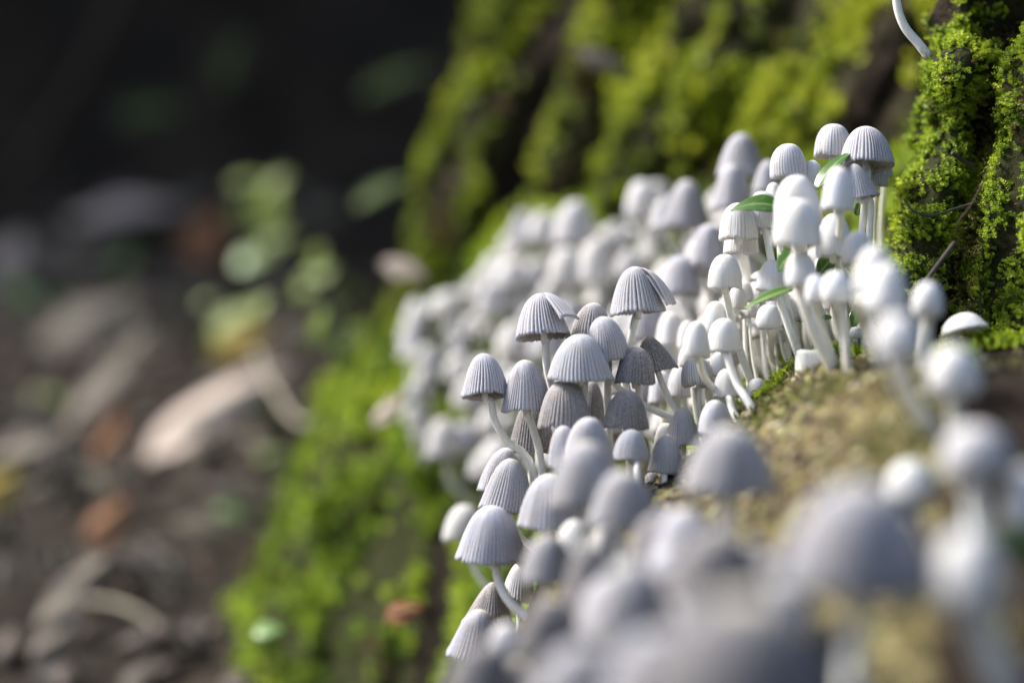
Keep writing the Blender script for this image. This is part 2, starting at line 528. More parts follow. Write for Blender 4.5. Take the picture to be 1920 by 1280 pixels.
amp = np.clip(np.hypot(FXX, FYY - 500) / 500, 0.6, 6)
n1 = fbm(FXX / 70, FYY / 70, FZZ / 70, 4); n2 = fbm(FXX / 16, FYY / 16, FZZ / 16, 3)
FZ2 = FZZ + 14 * amp * n1 + 4 * n2
FY2 = FYY + smooth(900, 1000, FYY) * (30 * fbm(FXX / 90, FYY / 60, FZZ / 60 + 9, 3))
fl = np.stack([FXX, FY2, FZ2 + LIFT], -1) * MM
floor_ = link('forest_floor', mesh_np('forest_floor', fl, grid_quads(len(fx_), len(sm))), M_SOIL)
tag(floor_, kind='structure')

def ground_at(px, py):
    """where the sight line through a picture point meets the forest floor (coarse march over the smooth profile)"""
    gxp = (px - 960) / 3840.0; gzp = (640 - py) / 3840.0
    yy = np.arange(430, 1040, 2.0)
    zz = np.interp(yy, sm[:95, 0], sm[:95, 1]) if False else np.interp(yy, gpy, gpz)
    m = np.nonzero(gzp * yy <= zz)[0]
    y = yy[m[0]] if len(m) else 1000.0
    return gxp * y, y, float(np.interp(y, gpy, gpz))
gpy = np.array([440, 560, 700, 850, 960, 1010, 1050]); gpz = np.array([-80, -48, -10, 30, 66, 110, 200])

# ------------------------------------------------------------------ moss
def sprig(nodes, per, leaf_len, leaf_w, seed, bend=0.25):
    r = np.random.default_rng(seed)
    V, Q, H = [], [], []
    def leaf(base, out, up, L, W):
        k = len(V)
        side = np.cross(out, up); side /= np.linalg.norm(side) + 1e-9
        tip = base + out * L * 0.80 + up * L * 0.55
        mid = base + out * L * 0.45 + up * L * 0.18
        V.extend([base, mid + side * W * .5 + up * .08 * L, tip, mid - side * W * .5 + up * .08 * L])
        Q.append([k, k + 1, k + 2, k + 3])
    a0 = 0
    for i in range(nodes):
        f = i / max(1, nodes - 1)
        c = np.array([bend * f * f, 0.08 * math.sin(3 * f), 0.15 + 0.75 * f])
        up = np.array([2 * bend * f, 0, 1.0]); up /= np.linalg.norm(up)
        sz = 1.0 - 0.45 * f * f
        for j in range(per):
            a = a0 + 2 * math.pi * j / per + r.uniform(-.3, .3)
            out = np.array([math.cos(a), math.sin(a), 0.0])
            leaf(c, out, up, leaf_len * sz * r.uniform(.8, 1.2), leaf_w * sz * r.uniform(.8, 1.2))
        a0 += 1.1
    c = np.array([bend, 0.05, 0.92])
    for j in range(3):
        a = 2.1 * j
        leaf(c, np.array([math.cos(a), math.sin(a), 0]) * .5, np.array([.3, 0, 1.]), leaf_len * .6, leaf_w * .7)
    return np.array(V), np.array(Q)

def moss_object(name, pts, nrm, size, tint, templates, mat, label, cat='moss'):
    n = len(pts)
    allV, allQ, allT = [], [], []
    off = 0
    which = rng.integers(0, len(templates), n)
    up = np.array([0, 0, 1.0])
    for k, (TV, TQ) in enumerate(templates):
        idx = np.nonzero(which == k)[0]
        if not len(idx): continue
        ax = nrm[idx] + up * 0.35 + rng.normal(0, 0.33, (len(idx), 3))
        ax /= np.linalg.norm(ax, axis=1)[:, None]
        ref = rng.normal(0, 1, (len(idx), 3))
        e1 = np.cross(ax, ref); e1 /= np.linalg.norm(e1, axis=1)[:, None]
        e2 = np.cross(ax, e1)
        s = size[idx][:, None, None]
        V = (TV[None, :, 0, None] * e1[:, None, :] + TV[None, :, 1, None] * e2[:, None, :] + TV[None, :, 2, None] * ax[:, None, :]) * s + pts[idx][:, None, :]
        Q = TQ[None] + (np.arange(len(idx)) * len(TV))[:, None, None] + off
        allV.append(V.reshape(-1, 3)); allQ.append(Q.reshape(-1, 4)); allT.append(np.repeat(tint[idx], len(TV)))
        off += len(idx) * len(TV)
    V = np.concatenate(allV); V[:, 2] += LIFT
    me = mesh_np(name, V * MM, np.concatenate(allQ), smooth_shade=False)
    attr(me, 'tint', np.concatenate(allT))
    o = link(name, me, mat)
    return tag(o, label, cat, kind='stuff')

def surf_sample(X, Y, Z, weight, n, flip=1):
    """random points on a grid surface, drawn by weight per cell (weight counts per area)"""
    Pg = np.stack([X, Y, Z], -1)
    du_ = Pg[1:, :-1] - Pg[:-1, :-1]; dv_ = Pg[:-1, 1:] - Pg[:-1, :-1]
    cr = np.cross(du_, dv_); ar = np.linalg.norm(cr, axis=-1)
    w = ar * weight[:-1, :-1]
    c = np.cumsum(w.ravel()); tot = c[-1]
    k = np.searchsorted(c, rng.uniform(0, tot, n))
    i, j = np.unravel_index(np.clip(k, 0, w.size - 1), w.shape)
    a = rng.uniform(0, 1, n)[:, None]; b = rng.uniform(0, 1, n)[:, None]
    p = Pg[i, j] + a * du_[i, j] + b * dv_[i, j]
    nn = cr[i, j] / (ar[i, j][:, None] + 1e-9) * flip
    return p, nn, i, j, tot

FINE = [sprig(5, 3, 0.34, 0.28, s, b) for s, b in ((1, .25), (2, .45), (3, .1))]
COARSE = [sprig(4, 3, 0.54, 0.46, s, b) for s, b in ((4, .2), (5, .4))]

def in_view(p, pad=60):
    px = 960 + p[:, 0] / p[:, 1] * 3840; py = 640 - p[:, 2] / p[:, 1] * 3840
    return (px > -pad) & (px < 1920 + pad) & (py > -pad) & (py < 1280 + pad)

# in-focus moss on the near buttress
vis = (WX / WY * 3840 + 960 < 2100) & (WZ > -25) & (WZ < 75)
w1 = wmoss ** 1.5 * (1 - farw) * vis * (.10 + smooth(-.18, .22, clump))
p, nn, i, j, tot = surf_sample(WX, WY, WZ, w1, 17500, -1)
print('near moss area mm2', tot, 'normal sample', nn[:3])
tn = np.clip(0.52 + 0.55 * fbm(p[:, 0] / 5, p[:, 1] / 5, p[:, 2] / 5, 3) + rng.normal(0, .17, len(p)), 0, 1)
moss_object('moss', p - nn * 0.2, nn, rng.uniform(.9, 1.9, len(p)), tn, FINE, M_MOSS, 'bright green moss cushion on the buttress right of the mushrooms')
# blurred moss on the far trunk
vis = (WX / WY * 3840 + 960 > 700) & (WZ > -40) & (WZ < 120)
w2 = wmoss ** 1.8 * farw * vis * (.08 + smooth(-.18, .2, fbm(lean / 5, ZZ / 16, 31.0, 3)))
p, nn, i, j, tot = surf_sample(WX, WY, WZ, w2, 14000, -1)
print('far moss area', tot)
tn = np.clip(0.55 + 0.75 * fbm(p[:, 0] / 14, p[:, 1] / 14, p[:, 2] / 30, 3) + rng.normal(0, .15, len(p)), 0, 1)
moss_object('moss', p - nn * 0.3, nn, rng.uniform(1.8, 4.2, len(p)), tn, COARSE, M_MOSSFAR, 'yellow green moss hanging in streaks down the far trunk')
# blurred moss carpet on the root flank
s_g = path_dist(GXX, GYY)
w3 = (.05 + smooth(-.12, .16, fbm(GXX / 8 + GH / 20, GYY / 8, GH / 22, 3))) * root_moss ** 1.5 * (s_g > -45) * (s_g < 95) * (GYY > 300) * (GXX / GYY * 3840 + 960 > 150)
p, nn, i, j, tot = surf_sample(GXX, GYY, GH, w3, 15500, 1)
print('flank moss area', tot, nn[:2])
tn = np.clip(0.55 + 0.7 * fbm(p[:, 0] / 13, p[:, 1] / 13, p[:, 2] / 13, 3) + rng.normal(0, .15, len(p)), 0, 1)
moss_object('moss', p - nn * 0.3, nn, rng.uniform(1.6, 3.6, len(p)) * (1 + .8 * smooth(.1, .5, fbm(p[:, 0] / 9, p[:, 1] / 9, p[:, 2] / 9, 2))), tn, COARSE, M_MOSSLOW, 'lush green moss carpet on the root slope below left')
# small moss tufts on the bare wood in front
tuft_px = [(1590, 655, 296, 5), (1535, 690, 294, 3.5), (1665, 610, 290, 4), (1730, 600, 285, 5), (1880, 590, 285, 6), (1610, 640, 300, 4), (1850, 560, 285, 5), (1440, 700, 296, 3), (1795, 640, 270, 3)]
pp, ss = [], []
for (a, b, d, r_) in tuft_px:
    cx_, cy_ = (a - 960) / 3840 * d, d
    for _ in range(int(r_ * 45)):
        q = rng.normal(0, r_ * .45, 2)
        x_, y_ = cx_ + q[0], cy_ + q[1]
        pp.append((x_, y_, float(hs(x_, y_)) + rng.uniform(0, .8))); ss.append(rng.uniform(.8, 1.7))
pp = np.array(pp)
moss_object('moss', pp, np.tile([0, 0, 1.0], (len(pp), 1)), np.array(ss), np.clip(rng.normal(.55, .2, len(pp)), 0, 1), FINE, M_MOSS, 'small tufts of green moss scattered on bare brown wood')

M_OLIVEMOSS = moss_material('olive_moss', (0.05, 0.065, 0.014), (0.15, 0.17, 0.035), (0.30, 0.31, 0.08), (0.12, 0.08, 0.03))
w7 = (s_g > -40) * (s_g < 14) * (GYY > 205) * (GYY < 312) * (GXX < 80) * smooth(.08, .38, fbm(GXX / 8, GYY / 12, 91.0, 3)) * (1 - .6 * np.clip(root_soil, 0, 1))
p, nn, i, j, tot = surf_sample(GXX, GYY, GH, w7, 1900, 1)
moss_object('moss', p, nn, rng.uniform(.5, 1.4, len(p)), np.clip(rng.normal(.45, .25, len(p)), 0, 1), FINE, M_OLIVEMOSS, 'thin olive moss creeping in patches over the tan wood')
# crumbs of bark, soil and moss lying over the bare wood and caught in the wall
chip = (np.array([(-.5, -.3, 0), (.5, -.25, .05), (.45, .3, 0), (-.4, .35, .1), (-.35, -.2, .3), (.4, -.1, .25), (.3, .25, .28), (-.3, .2, .34)]),
        np.array([(0, 1, 5, 4), (1, 2, 6, 5), (2, 3, 7, 6), (3, 0, 4, 7), (4, 5, 6, 7)]))
flake = (np.array([(-.6, -.15, 0), (.6, -.2, .12), (.7, .1, .1), (-.5, .2, .05), (-.5, -.1, .12), (.5, -.1, .22), (.5, .1, .2), (-.4, .12, .15)]), chip[1])
def crumb_material():
    m, nt, b = new_mat('wood_crumbs')
    ta = N(nt, 'ShaderNodeAttribute', attribute_name='tint').outputs['Fac']
    nt.links.new(ramp(nt, ta, [(0.0, (0.015, 0.011, 0.008)), (0.35, (0.07, 0.045, 0.028)), (0.6, (0.20, 0.14, 0.06)), (0.8, (0.16, 0.17, 0.05)), (1.0, (0.42, 0.36, 0.25))]), b.inputs['Base Color'])
    b.inputs['Roughness'].default_value = .85
    return m
M_CRUMB = crumb_material()
w4 = ((s_g > -50) * (s_g < 26) * (GYY > 150) * (GYY < 318) * (GXX < 82)).astype(float) * (.25 + smooth(-.2, .4, fbm(GXX / 7, GYY / 11, 70.0, 3))) * (1 - .88 * np.clip(root_soil, 0, 1))
p, nn, i, j, tot = surf_sample(GXX, GYY, GH, w4, 3600, 1)
moss_object('wood_crumbs', p, nn, rng.uniform(.5, 1.7, len(p)) ** 1.3, rng.uniform(0, 1, len(p)), [chip, flake], M_CRUMB, 'loose crumbs of bark and wood scattered over the bare root', 'wood crumbs')
w5 = (1 - farw) * (WZ > -25) * (WZ < 70) * (WX / WY * 3840 + 960 < 2060) * (.15 + smooth(0, .3, fbm(lean / 6, ZZ / 8, 77.0, 3)))
p, nn, i, j, tot = surf_sample(WX, WY, WZ, w5, 900, -1)
moss_object('wood_crumbs', p + nn * .2, nn, rng.uniform(.3, 1.1, len(p)), rng.uniform(0, .5, len(p)), [flake], M_CRUMB, 'brown crumbs caught between the moss of the buttress', 'wood crumbs')
# brown moss fronds that hang off the right-hand buttress
w6 = np.exp(-((dg_ + 2.5) / 2.2) ** 2) * (1 - farw) * (WZ > 2) * (WZ < 60)
p, nn, i, j, tot = surf_sample(WX, WY, WZ, w6, 420, -1)
M_MOSSDRY = moss_material('dry_moss_fronds', (0.05, 0.05, 0.015), (0.16, 0.14, 0.03), (0.34, 0.32, 0.07), (0.09, 0.055, 0.025))
moss_object('moss', p, nn + np.array([-.5, 0, -.6]), rng.uniform(1.6, 3.2, len(p)), np.clip(rng.normal(.5, .25, len(p)), 0, 1), [sprig(8, 2, .20, .14, 51, .5), sprig(8, 2, .2, .14, 52, .8)], M_MOSSDRY, 'dry brownish moss fronds fringing the right hand buttress')

# ------------------------------------------------------------------ mushrooms: meshes
PROF = {
    'bell': [(0, 1), (.15, .985), (.34, .92), (.54, .78), (.70, .585), (.83, .37), (.925, .17), (.98, .04), (1, 0)],
    'cone': [(0, 1), (.10, .985), (.24, .92), (.42, .775), (.60, .565), (.76, .34), (.89, .14), (.97, .03), (1, 0)],
    'dome': [(0, 1), (.23, .972), (.47, .875), (.68, .70), (.83, .48), (.93, .25), (.985, .08), (1, 0)],
    'half': [(0, 1), (.31, .97), (.59, .865), (.81, .67), (.935, .43), (.985, .2), (1, .06), (.985, 0)],
    'egg':  [(0, 1), (.34, .965), (.63, .845), (.85, .63), (.97, .39), (1, .2), (.965, .07), (.87, 0)],
    'ball': [(0, 1), (.38, .965), (.68, .85), (.90, .64), (1, .38), (.95, .15), (.79, .02), (.55, 0)],
}

def prof(kind, n):
    c = catmull(PROF[kind], 400)
    c[:, 0] = np.clip(c[:, 0], 0, None)
    d = np.r_[0, np.cumsum(np.hypot(*np.diff(c, axis=0).T))]
    u = np.linspace(0, d[-1], n)
    return np.interp(u, d, c[:, 0]), np.interp(u, d, c[:, 1]), u / d[-1]

def cap_mesh(kind, w, h, seed, ribs=46, groove=1.0, amp=0.045, nr=24, spr=4, ragged=1.0, wedge=None):
    """ribbed shell, mm; origin in the middle of the rim"""
    r = np.random.default_rng(seed)
    R = w / 2.0
    pr, pz, t = prof(kind, nr)
    na = ribs * spr
    th = np.linspace(0, 2 * math.pi, na, endpoint=False)
    if wedge:
        th = np.linspace(wedge[0], wedge[1], max(12, int(na * (wedge[1] - wedge[0]) / (2 * math.pi))))
        na = len(th)
    ph = (np.arange(na) % spr) / spr
    g = np.clip(1 - np.abs(((ph + .5) % 1) - .5) * 2 / 0.62, 0, 1)   # 1 in the groove
    rib_id = (np.arange(na) // spr)
    gs = r.uniform(.55, 1.2, ribs + 1)[rib_id % (ribs + 1)]
    thw = th + 0.05 * np.sin(2 * th + r.uniform(0, 6)) + 0.03 * np.sin(5 * th + r.uniform(0, 6))
    lobe = 1 + 0.034 * np.sin(2 * th + r.uniform(0, 6)) + 0.02 * np.sin(3 * th + r.uniform(0, 6)) + 0.008 * np.sin(7 * th + r.uniform(0, 6))
    st = r.uniform(.05, .24, ribs + 1)[rib_id % (ribs + 1)]
    rise = smooth(0, .34, t[None, :] - st[:, None])
    G = (g * gs)[:, None] * rise
    lobe2 = 1 + (lobe - 1)[:, None] * smooth(.2, 1, t)[None, :]
    rad = R * pr[None, :] * (1 - amp * G) * lobe2
    zz = h * pz[None, :] + 0 * rad
    jag = (r.normal(0, .012, na) + 0.016 * g * gs + 0.02 * np.sin(3 * th + r.uniform(0, 6))) * ragged * h
    for _ in range(r.integers(2, 6)):
        a_ = r.uniform(0, 2 * math.pi); wd = r.uniform(.03, .09)
        da = np.abs((th - a_ + math.pi) % (2 * math.pi) - math.pi)
        jag = jag + np.exp(-(da / wd) ** 2) * r.uniform(.02, .085) * h * ragged
    zz = zz + jag[:, None] * smooth(.80, 1.0, t)[None, :]
    x = rad * np.cos(thw)[:, None]; y = rad * np.sin(thw)[:, None]
    # a little irregular warp so that no two outlines agree
    bl = r.normal(0, .038, 4)
    x = x + R * bl[0] * pz[None, :] * (1 - pz[None, :]) * 4; y = y + R * bl[1] * pz[None, :] * (1 - pz[None, :]) * 4
    outer = np.stack([x, y, zz], -1)
    ni = 6
    sel = np.linspace(nr - 1, 2, ni).astype(int)
    thick = 0.055 * R + 0.10
    fin = np.clip(1 - thick / np.maximum(rad[:, sel], .3), .1, 1)
    ri = rad[:, sel] * fin; 
    zi = zz[:, sel] - thick * 0.9 * (pz[sel] > .03)[None, :] * smooth(0, .5, pz[sel])[None, :]
    inner = np.stack([ri * np.cos(thw)[:, None], ri * np.sin(thw)[:, None], zi], -1)
    allv = np.concatenate([outer, inner], 1)
    nv = nr + ni
    gr = np.concatenate([G * groove, np.full((na, ni), .35 * groove)], 1)
    tp = np.concatenate([np.tile(1 - smooth(.03, .30, t), (na, 1)), np.zeros((na, ni))], 1)
    q = grid_quads(na, nv, wrap_u=not wedge)[:, ::-1]
    me = mesh_np('cap', allv * MM, q)
    attr(me, 'groove', np.clip(gr, 0, 1)); attr(me, 'tip', tp)
    return me

def gill_mesh(kind, w, h, n=52):
    R = w / 2.0
    pr, pz, t = prof(kind, 14)
    sel = [13, 11, 9, 7, 5]
    V, Q = [], []
    for k in range(n):
        a = 2 * math.pi * k / n
        c, s = math.cos(a), math.sin(a)
        b = len(V)
        for m_, q_ in enumerate(sel):
            ro = R * pr[q_] * .93; zo = h * pz[q_] * .95
            f = m_ / 4
            rin = R * (0.93 * pr[13] * (1 - f) + .16 * f); zin = h * (0.015 + .20 * f)
            if m_ == 0: zo = h * .05
            V += [(ro * c, ro * s, zo), (rin * c, rin * s, min(zin, zo) )]
        for m_ in range(4):
            Q.append((b + 2 * m_, b + 2 * m_ + 1, b + 2 * m_ + 3, b + 2 * m_ + 2))
    return mesh_np('gills', np.array(V) * MM, Q, smooth_shade=False)

def tube_mesh(name, pts, radii, sides=10):
    pts = np.asarray(pts, float); n = len(pts)
    tg_ = np.gradient(pts, axis=0); tg_ /= np.linalg.norm(tg_, axis=1)[:, None] + 1e-12
    ref = np.array([0.13, 1, 0.07])
    e1 = np.cross(tg_, ref); e1 /= np.linalg.norm(e1, axis=1)[:, None] + 1e-12
    e2 = np.cross(tg_, e1)
    a = np.linspace(0, 2 * math.pi, sides, endpoint=False)
    V = pts[None] + (np.cos(a)[:, None, None] * e1[None] + np.sin(a)[:, None, None] * e2[None]) * np.asarray(radii)[None, :, None]
    q = grid_quads(sides, n, True)
    V = V.reshape(-1, 3)
    k = len(V)
    V = np.vstack([V, pts[0], pts[-1]])
    tr = [(s * n, k, ((s + 1) % sides) * n) for s in range(sides)] + [(s * n + n - 1, ((s + 1) % sides) * n + n - 1, k + 1) for s in range(sides)]
    me = mesh_np(name, V * MM, q, tr)
    attr(me, 'along', np.r_[np.tile(np.linspace(0, 1, n), sides), 0, 1])
    return me

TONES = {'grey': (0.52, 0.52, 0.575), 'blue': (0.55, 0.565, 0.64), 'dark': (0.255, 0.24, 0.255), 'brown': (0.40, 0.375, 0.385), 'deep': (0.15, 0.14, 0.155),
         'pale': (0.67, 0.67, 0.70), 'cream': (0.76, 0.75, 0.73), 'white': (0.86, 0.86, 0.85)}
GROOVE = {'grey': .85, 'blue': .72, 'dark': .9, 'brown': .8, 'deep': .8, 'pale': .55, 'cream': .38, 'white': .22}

def ray_hit(px, py, d0, lo=-6, hi=60):
    gx_ = (px - 960) / 3840.0; gz_ = (640 - py) / 3840.0
    ys = np.arange(d0 + lo, d0 + hi, 0.5)
    m = np.nonzero(gz_ * ys <= hs(gx_ * ys, ys))[0]
    if not len(m): return None
    y = ys[m[0]]
    return np.array([gx_ * y, y, gz_ * y])

def find_base(c, L, maxs=26):
    """walk up the root's slope from under the cap until the wood is L below the rim"""
    x, y, z = c
    for k in range(60):
        h = float(hs(x, y))
        s = math.hypot(x - c[0], y - c[1])
        if z - h <= L + 0.25 * s or s > maxs: break
        g = hgrad(x, y, 4.0) + np.array([0.25, 0.12])
        g /= np.linalg.norm(g) + 1e-9
        x += g[0] * .7; y += g[1] * .7
    return np.array([x, y, float(hs(x, y)) - 0.6])

warn = []
def mushroom(label, cx, yt, yr, w, d, shape='bell', tone='grey', tilt=0, ty=None, stem=None, gills=False, base_px=None, L=None, thick=None,
             group='mushrooms crowding on the root', seed=None, lowres=False, ribs=None):
    seed = seed if seed is not None else (cx * 31 + yr * 17 + int(d)) % 100000
    r = random.Random(seed)
    if d < 255: d = 255 - (255 - d) * 0.80
    sc = d / 3840.0
    W = w * sc; H = (yr - yt) * sc
    if ty is None: ty = r.uniform(-5, 5)
    c = np.array([(cx - 960) * sc, d, (640 - yr) * sc])
    rot = Matrix.Rotation(math.radians(tilt), 3, 'Y') @ Matrix.Rotation(math.radians(ty), 3, 'X')
    axis = np.array(rot @ Vector((0, 0, 1)))
    way = []
    if stem:
        for k, (sx, sy) in enumerate(stem):
            way.append((sx, sy))
    if way:
        hit = ray_hit(way[-1][0], way[-1][1], d, -6, 45)
        if hit is None:
            hit = np.array([(way[-1][0] - 960) * sc, d + 4, (640 - way[-1][1]) * sc])
            hh = float(hs(hit[0], hit[1]))
            if hit[2] - hh > 1: warn.append((label, 'stem ends in air by', round(hit[2] - hh, 1)))
        base = hit.copy(); base[2] = min(base[2], float(hs(base[0], base[1]))) - 1.0
        dd = np.linspace(d, base[1], len(way) + 1)[1:]
        mids = [np.array([(a - 960) / 3840 * q, q, (640 - b) / 3840 * q]) for (a, b), q in zip(way[:-1], dd[:-1])]
    else:
        base = find_base(c, L if L else r.uniform(9, 14) * max(.6, W / 8.0))
        mids = []
    if base[2] > c[2] - 1.5:
        warn.append((label, 'cap sits in wood by', round(base[2] - c[2], 1)))
        base[2] = c[2] - 3.0
    b = Vector(base * 1.0)
    root = empty('mushroom', P(*base))
    tag(root, label, 'mushroom', group)
    cc = Vector(c - base)
    lowres = lowres or d < 262 or d > 325
    rb = ribs or int(min(52, max(34, 24 + W * 2.6)))
    me = cap_mesh(shape, W, H, seed, rb, GROOVE[tone], {'grey': .058, 'blue': .058, 'dark': .066, 'brown': .06, 'deep': .06, 'pale': .04, 'cream': .028, 'white': .018}[tone],
                  13 if lowres else 21, 2 if lowres else 4)
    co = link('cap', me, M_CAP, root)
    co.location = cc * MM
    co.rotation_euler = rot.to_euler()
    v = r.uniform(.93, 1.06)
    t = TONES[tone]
    if d < 256 and tone in ('grey', 'blue', 'dark', 'brown'): v *= .74       # caps nearest the lens get a darker tone
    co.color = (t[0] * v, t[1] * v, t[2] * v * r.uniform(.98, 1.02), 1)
    top = np.array(cc) + axis * H * .62
    pts = [np.zeros(3)]
    if mids:
        pts += [m - base for m in mids[::-1]]
        pts += [np.array(cc) - axis * 0.3, top]
        cv = catmull(pts, 22)
    else:
        Ls = float(np.linalg.norm(top))
        out = np.array([cc[0], cc[1], 0.0]); lo_ = np.linalg.norm(out)
        t0 = np.array([0, 0, .5]) + (out / (lo_ + 1e-6)) * min(1.0, lo_ / 6)
        t0 /= np.linalg.norm(t0)
        p1 = t0 * Ls * .38; p2 = top - axis * Ls * .48; q = np.linspace(0, 1, 16)[:, None]
        cv = (1 - q) ** 3 * 0 + 3 * (1 - q) ** 2 * q * p1 + 3 * (1 - q) * q * q * p2 + q ** 3 * top
        wig = np.array([r.uniform(-.5, .5), r.uniform(-.5, .5), 0])
        cv = cv + np.sin(q * math.pi * 2) * wig * .5
    sr = thick if thick else (0.045 * W + 0.20) if shape in ('bell', 'cone', 'dome') else (0.05 * W + 0.29)
    q = np.linspace(0, 1, len(cv))
    rad = sr * (1.14 - .24 * q + .25 * np.exp(-q * 18))
    link('stem', tube_mesh('stem', cv, rad, 8 if lowres else 12), M_STEM, root)
    if gills:
        g = link('gills', gill_mesh(shape, W, H), M_GILL, root)
        g.location = cc * MM; g.rotation_euler = rot.to_euler()
        g['kind'] = 'stuff'
    return root, co, W, H, cc, rot

# ------------------------------------------------------------------ the mushrooms in focus, each placed by hand
def flap(root, cap, shape, W, H, cc, rot, tone, ang0, ang1, hinge, out_deg, seed, lift=0.0):
    """a torn wedge of cap that folds outward about a hinge near the top"""
    me = cap_mesh(shape, W, H, seed, 46, GROOVE[tone], .05, 18, 4, 1.0, (math.radians(ang0), math.radians(ang1)))
    o = link('torn_flap', me, M_CAP, root)
    mid = math.radians((ang0 + ang1) / 2)
    ax = Vector((-math.sin(mid), math.cos(mid), 0))
    hp = Vector((math.cos(mid) * hinge * W / 2, math.sin(mid) * hinge * W / 2, H * .93))
    M = Matrix.Translation(hp + Vector((math.cos(mid), math.sin(mid), 0)) * 0.15 + Vector((0, 0, lift))) @ Matrix.Rotation(math.radians(-out_deg), 4, ax) @ Matrix.Translation(-hp)
    R4 = rot.to_4x4()
    MW = Matrix.Translation(cc) @ R4 @ M
    o.matrix_local = Matrix.Translation(MW.to_translation() * MM) @ MW.to_3x3().to_4x4()
    o.color = cap.color
    o['label'] = 'torn strip of cap folded outward'
    return o

G1 = 'ribbed grey mushrooms in the middle'
G2 = 'pale mushrooms at the upper right of the clump'
G3 = 'small white buttons on long stems'
G4 = 'soft blurred mushrooms close to the lens'

m = mushroom
# middle group of grey bells
A = m('grey ribbed mushroom with a dark torn flap folded up at its right shoulder', 1020, 548, 632, 107, 300, 'bell', 'grey', -5, -9, [(1023, 636), (1026, 690), (1046, 780), (1075, 880)], True, group=G1)
flap(A[0], A[1], 'bell', A[2], A[3], A[4], A[5], 'dark', -75, -18, .40, 24, 5, .4)
B = m('tallest middle grey mushroom, a loose flap of cap hanging off its right side', 1197, 499, 587, 108, 302, 'bell', 'grey', -5, -2, [(1193, 592), (1181, 650), (1172, 740), (1190, 850)], False, group=G1)
flap(B[0], B[1], 'bell', B[2], B[3], B[4], B[5], 'grey', -52, 2, .42, 13, 6, .15)
m('leftmost grey mushroom of the middle group, gill teeth showing under its rim', 910, 661, 744, 95, 300, 'bell', 'grey', -3, -10, [(921, 748), (927, 785), (951, 827), (998, 876), (1040, 905)], True, group=G1)
m('grey mushroom with a yellow tipped cap beside the leftmost one', 987, 674, 768, 99, 299, 'bell', 'grey', -2, 2, [(989, 772), (1002, 813), (1013, 860), (1040, 900)], group=G1)
m('broad pale blue cone shaped mushroom in the very middle of the group', 1089, 625, 711, 126, 295, 'bell', 'blue', 0, 3, [(1095, 716), (1092, 790), (1100, 860), (1120, 930)], group=G1)
m('smooth grey dome leaning right just behind the broad pale blue cone', 1139, 592, 676, 86, 297, 'dome', 'grey', -7, 2, [(1141, 680), (1140, 760), (1150, 830)], group=G1)
m('grey dome rising between the torn flap and the smooth leaning dome', 1109, 567, 648, 84, 303, 'dome', 'brown', 4, 0, group=G1)
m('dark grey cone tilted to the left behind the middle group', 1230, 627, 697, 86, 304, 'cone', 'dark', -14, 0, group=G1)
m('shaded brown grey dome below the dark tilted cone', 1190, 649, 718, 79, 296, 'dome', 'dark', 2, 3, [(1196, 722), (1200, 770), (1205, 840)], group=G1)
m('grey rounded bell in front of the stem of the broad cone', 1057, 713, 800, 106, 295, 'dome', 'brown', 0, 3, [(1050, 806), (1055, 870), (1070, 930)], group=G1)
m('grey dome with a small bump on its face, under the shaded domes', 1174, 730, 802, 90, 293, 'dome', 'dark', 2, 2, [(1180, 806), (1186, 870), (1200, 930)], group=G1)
m('dark ribbed bell in shade behind the two leftmost stems', 996, 752, 846, 92, 307, 'bell', 'dark', 0, 0, group=G1)  # the shade behind the stems is put into its dark cap tone
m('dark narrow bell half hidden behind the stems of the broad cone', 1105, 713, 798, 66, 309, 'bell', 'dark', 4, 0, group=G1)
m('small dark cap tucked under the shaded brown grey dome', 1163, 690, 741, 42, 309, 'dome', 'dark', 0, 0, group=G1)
m('cream grey pointed cap with fine ribs right of the bumped dome', 1281, 763, 834, 67, 302, 'bell', 'pale', 0, 0, group=G1)
m('plain pale cap close behind the cream pointed one', 1254, 792, 845, 60, 305, 'dome', 'cream', -8, 0, group=G1)
m('small whitish ribbed dome below the cream pointed cap', 1246, 816, 885, 67, 295, 'dome', 'pale', 2, 2, [(1246, 890), (1245, 940), (1250, 985)], group=G1)
m('small bluish dome on a bright straight stem under the bumped dome', 1184, 804, 860, 70, 289, 'dome', 'blue', 0, 3, [(1193, 864), (1197, 915), (1205, 985)], group=G1)
m('grey dome with a yellowish top in front of the bumped dome', 1104, 781, 862, 92, 284, 'dome', 'grey', 0, 4, group=G1)
m('grey dome peeping out left of the yellowish topped dome', 1060, 797, 874, 66, 288, 'dome', 'grey', -3, 2, group=G1)
# lower left
m('narrow grey bell leaning right, behind the steep one at lower left', 938, 838, 924, 88, 304, 'bell', 'grey', 9, 0, group=G1)
m('steep grey bell with strong ribs at lower left', 946, 858, 956, 104, 297, 'bell', 'grey', 8, 0, group=G1)
m('wide grey bell right of the steep ribbed one', 1030, 887, 986, 128, 286, 'bell', 'grey', 0, 3, group=G1)
m('broad lone grey bell on a curved stem at the lower left edge', 919, 946, 1050, 135, 292, 'bell', 'blue', 2, 1, [(929, 1058), (936, 1092), (958, 1130), (1010, 1175), (1050, 1210)], group=G1)
m('ribbed pale cap hidden behind the lone grey bell stem', 972, 1050, 1125, 66, 301, 'bell', 'pale', 6, 0, group=G1)
m('brownish cap with a cream button top below the lone grey bell', 916, 1090, 1175, 100, 297, 'cone', 'brown', 6, 0, group=G1)
m('pale grey cap in front of the brownish button topped one', 888, 1140, 1232, 106, 291, 'bell', 'grey', 8, 2, group=G1)
m('small dark ribbed cap just under the whitish ribbed dome', 1222, 884, 942, 50, 303, 'dome', 'dark', 0, 0, group=G1)
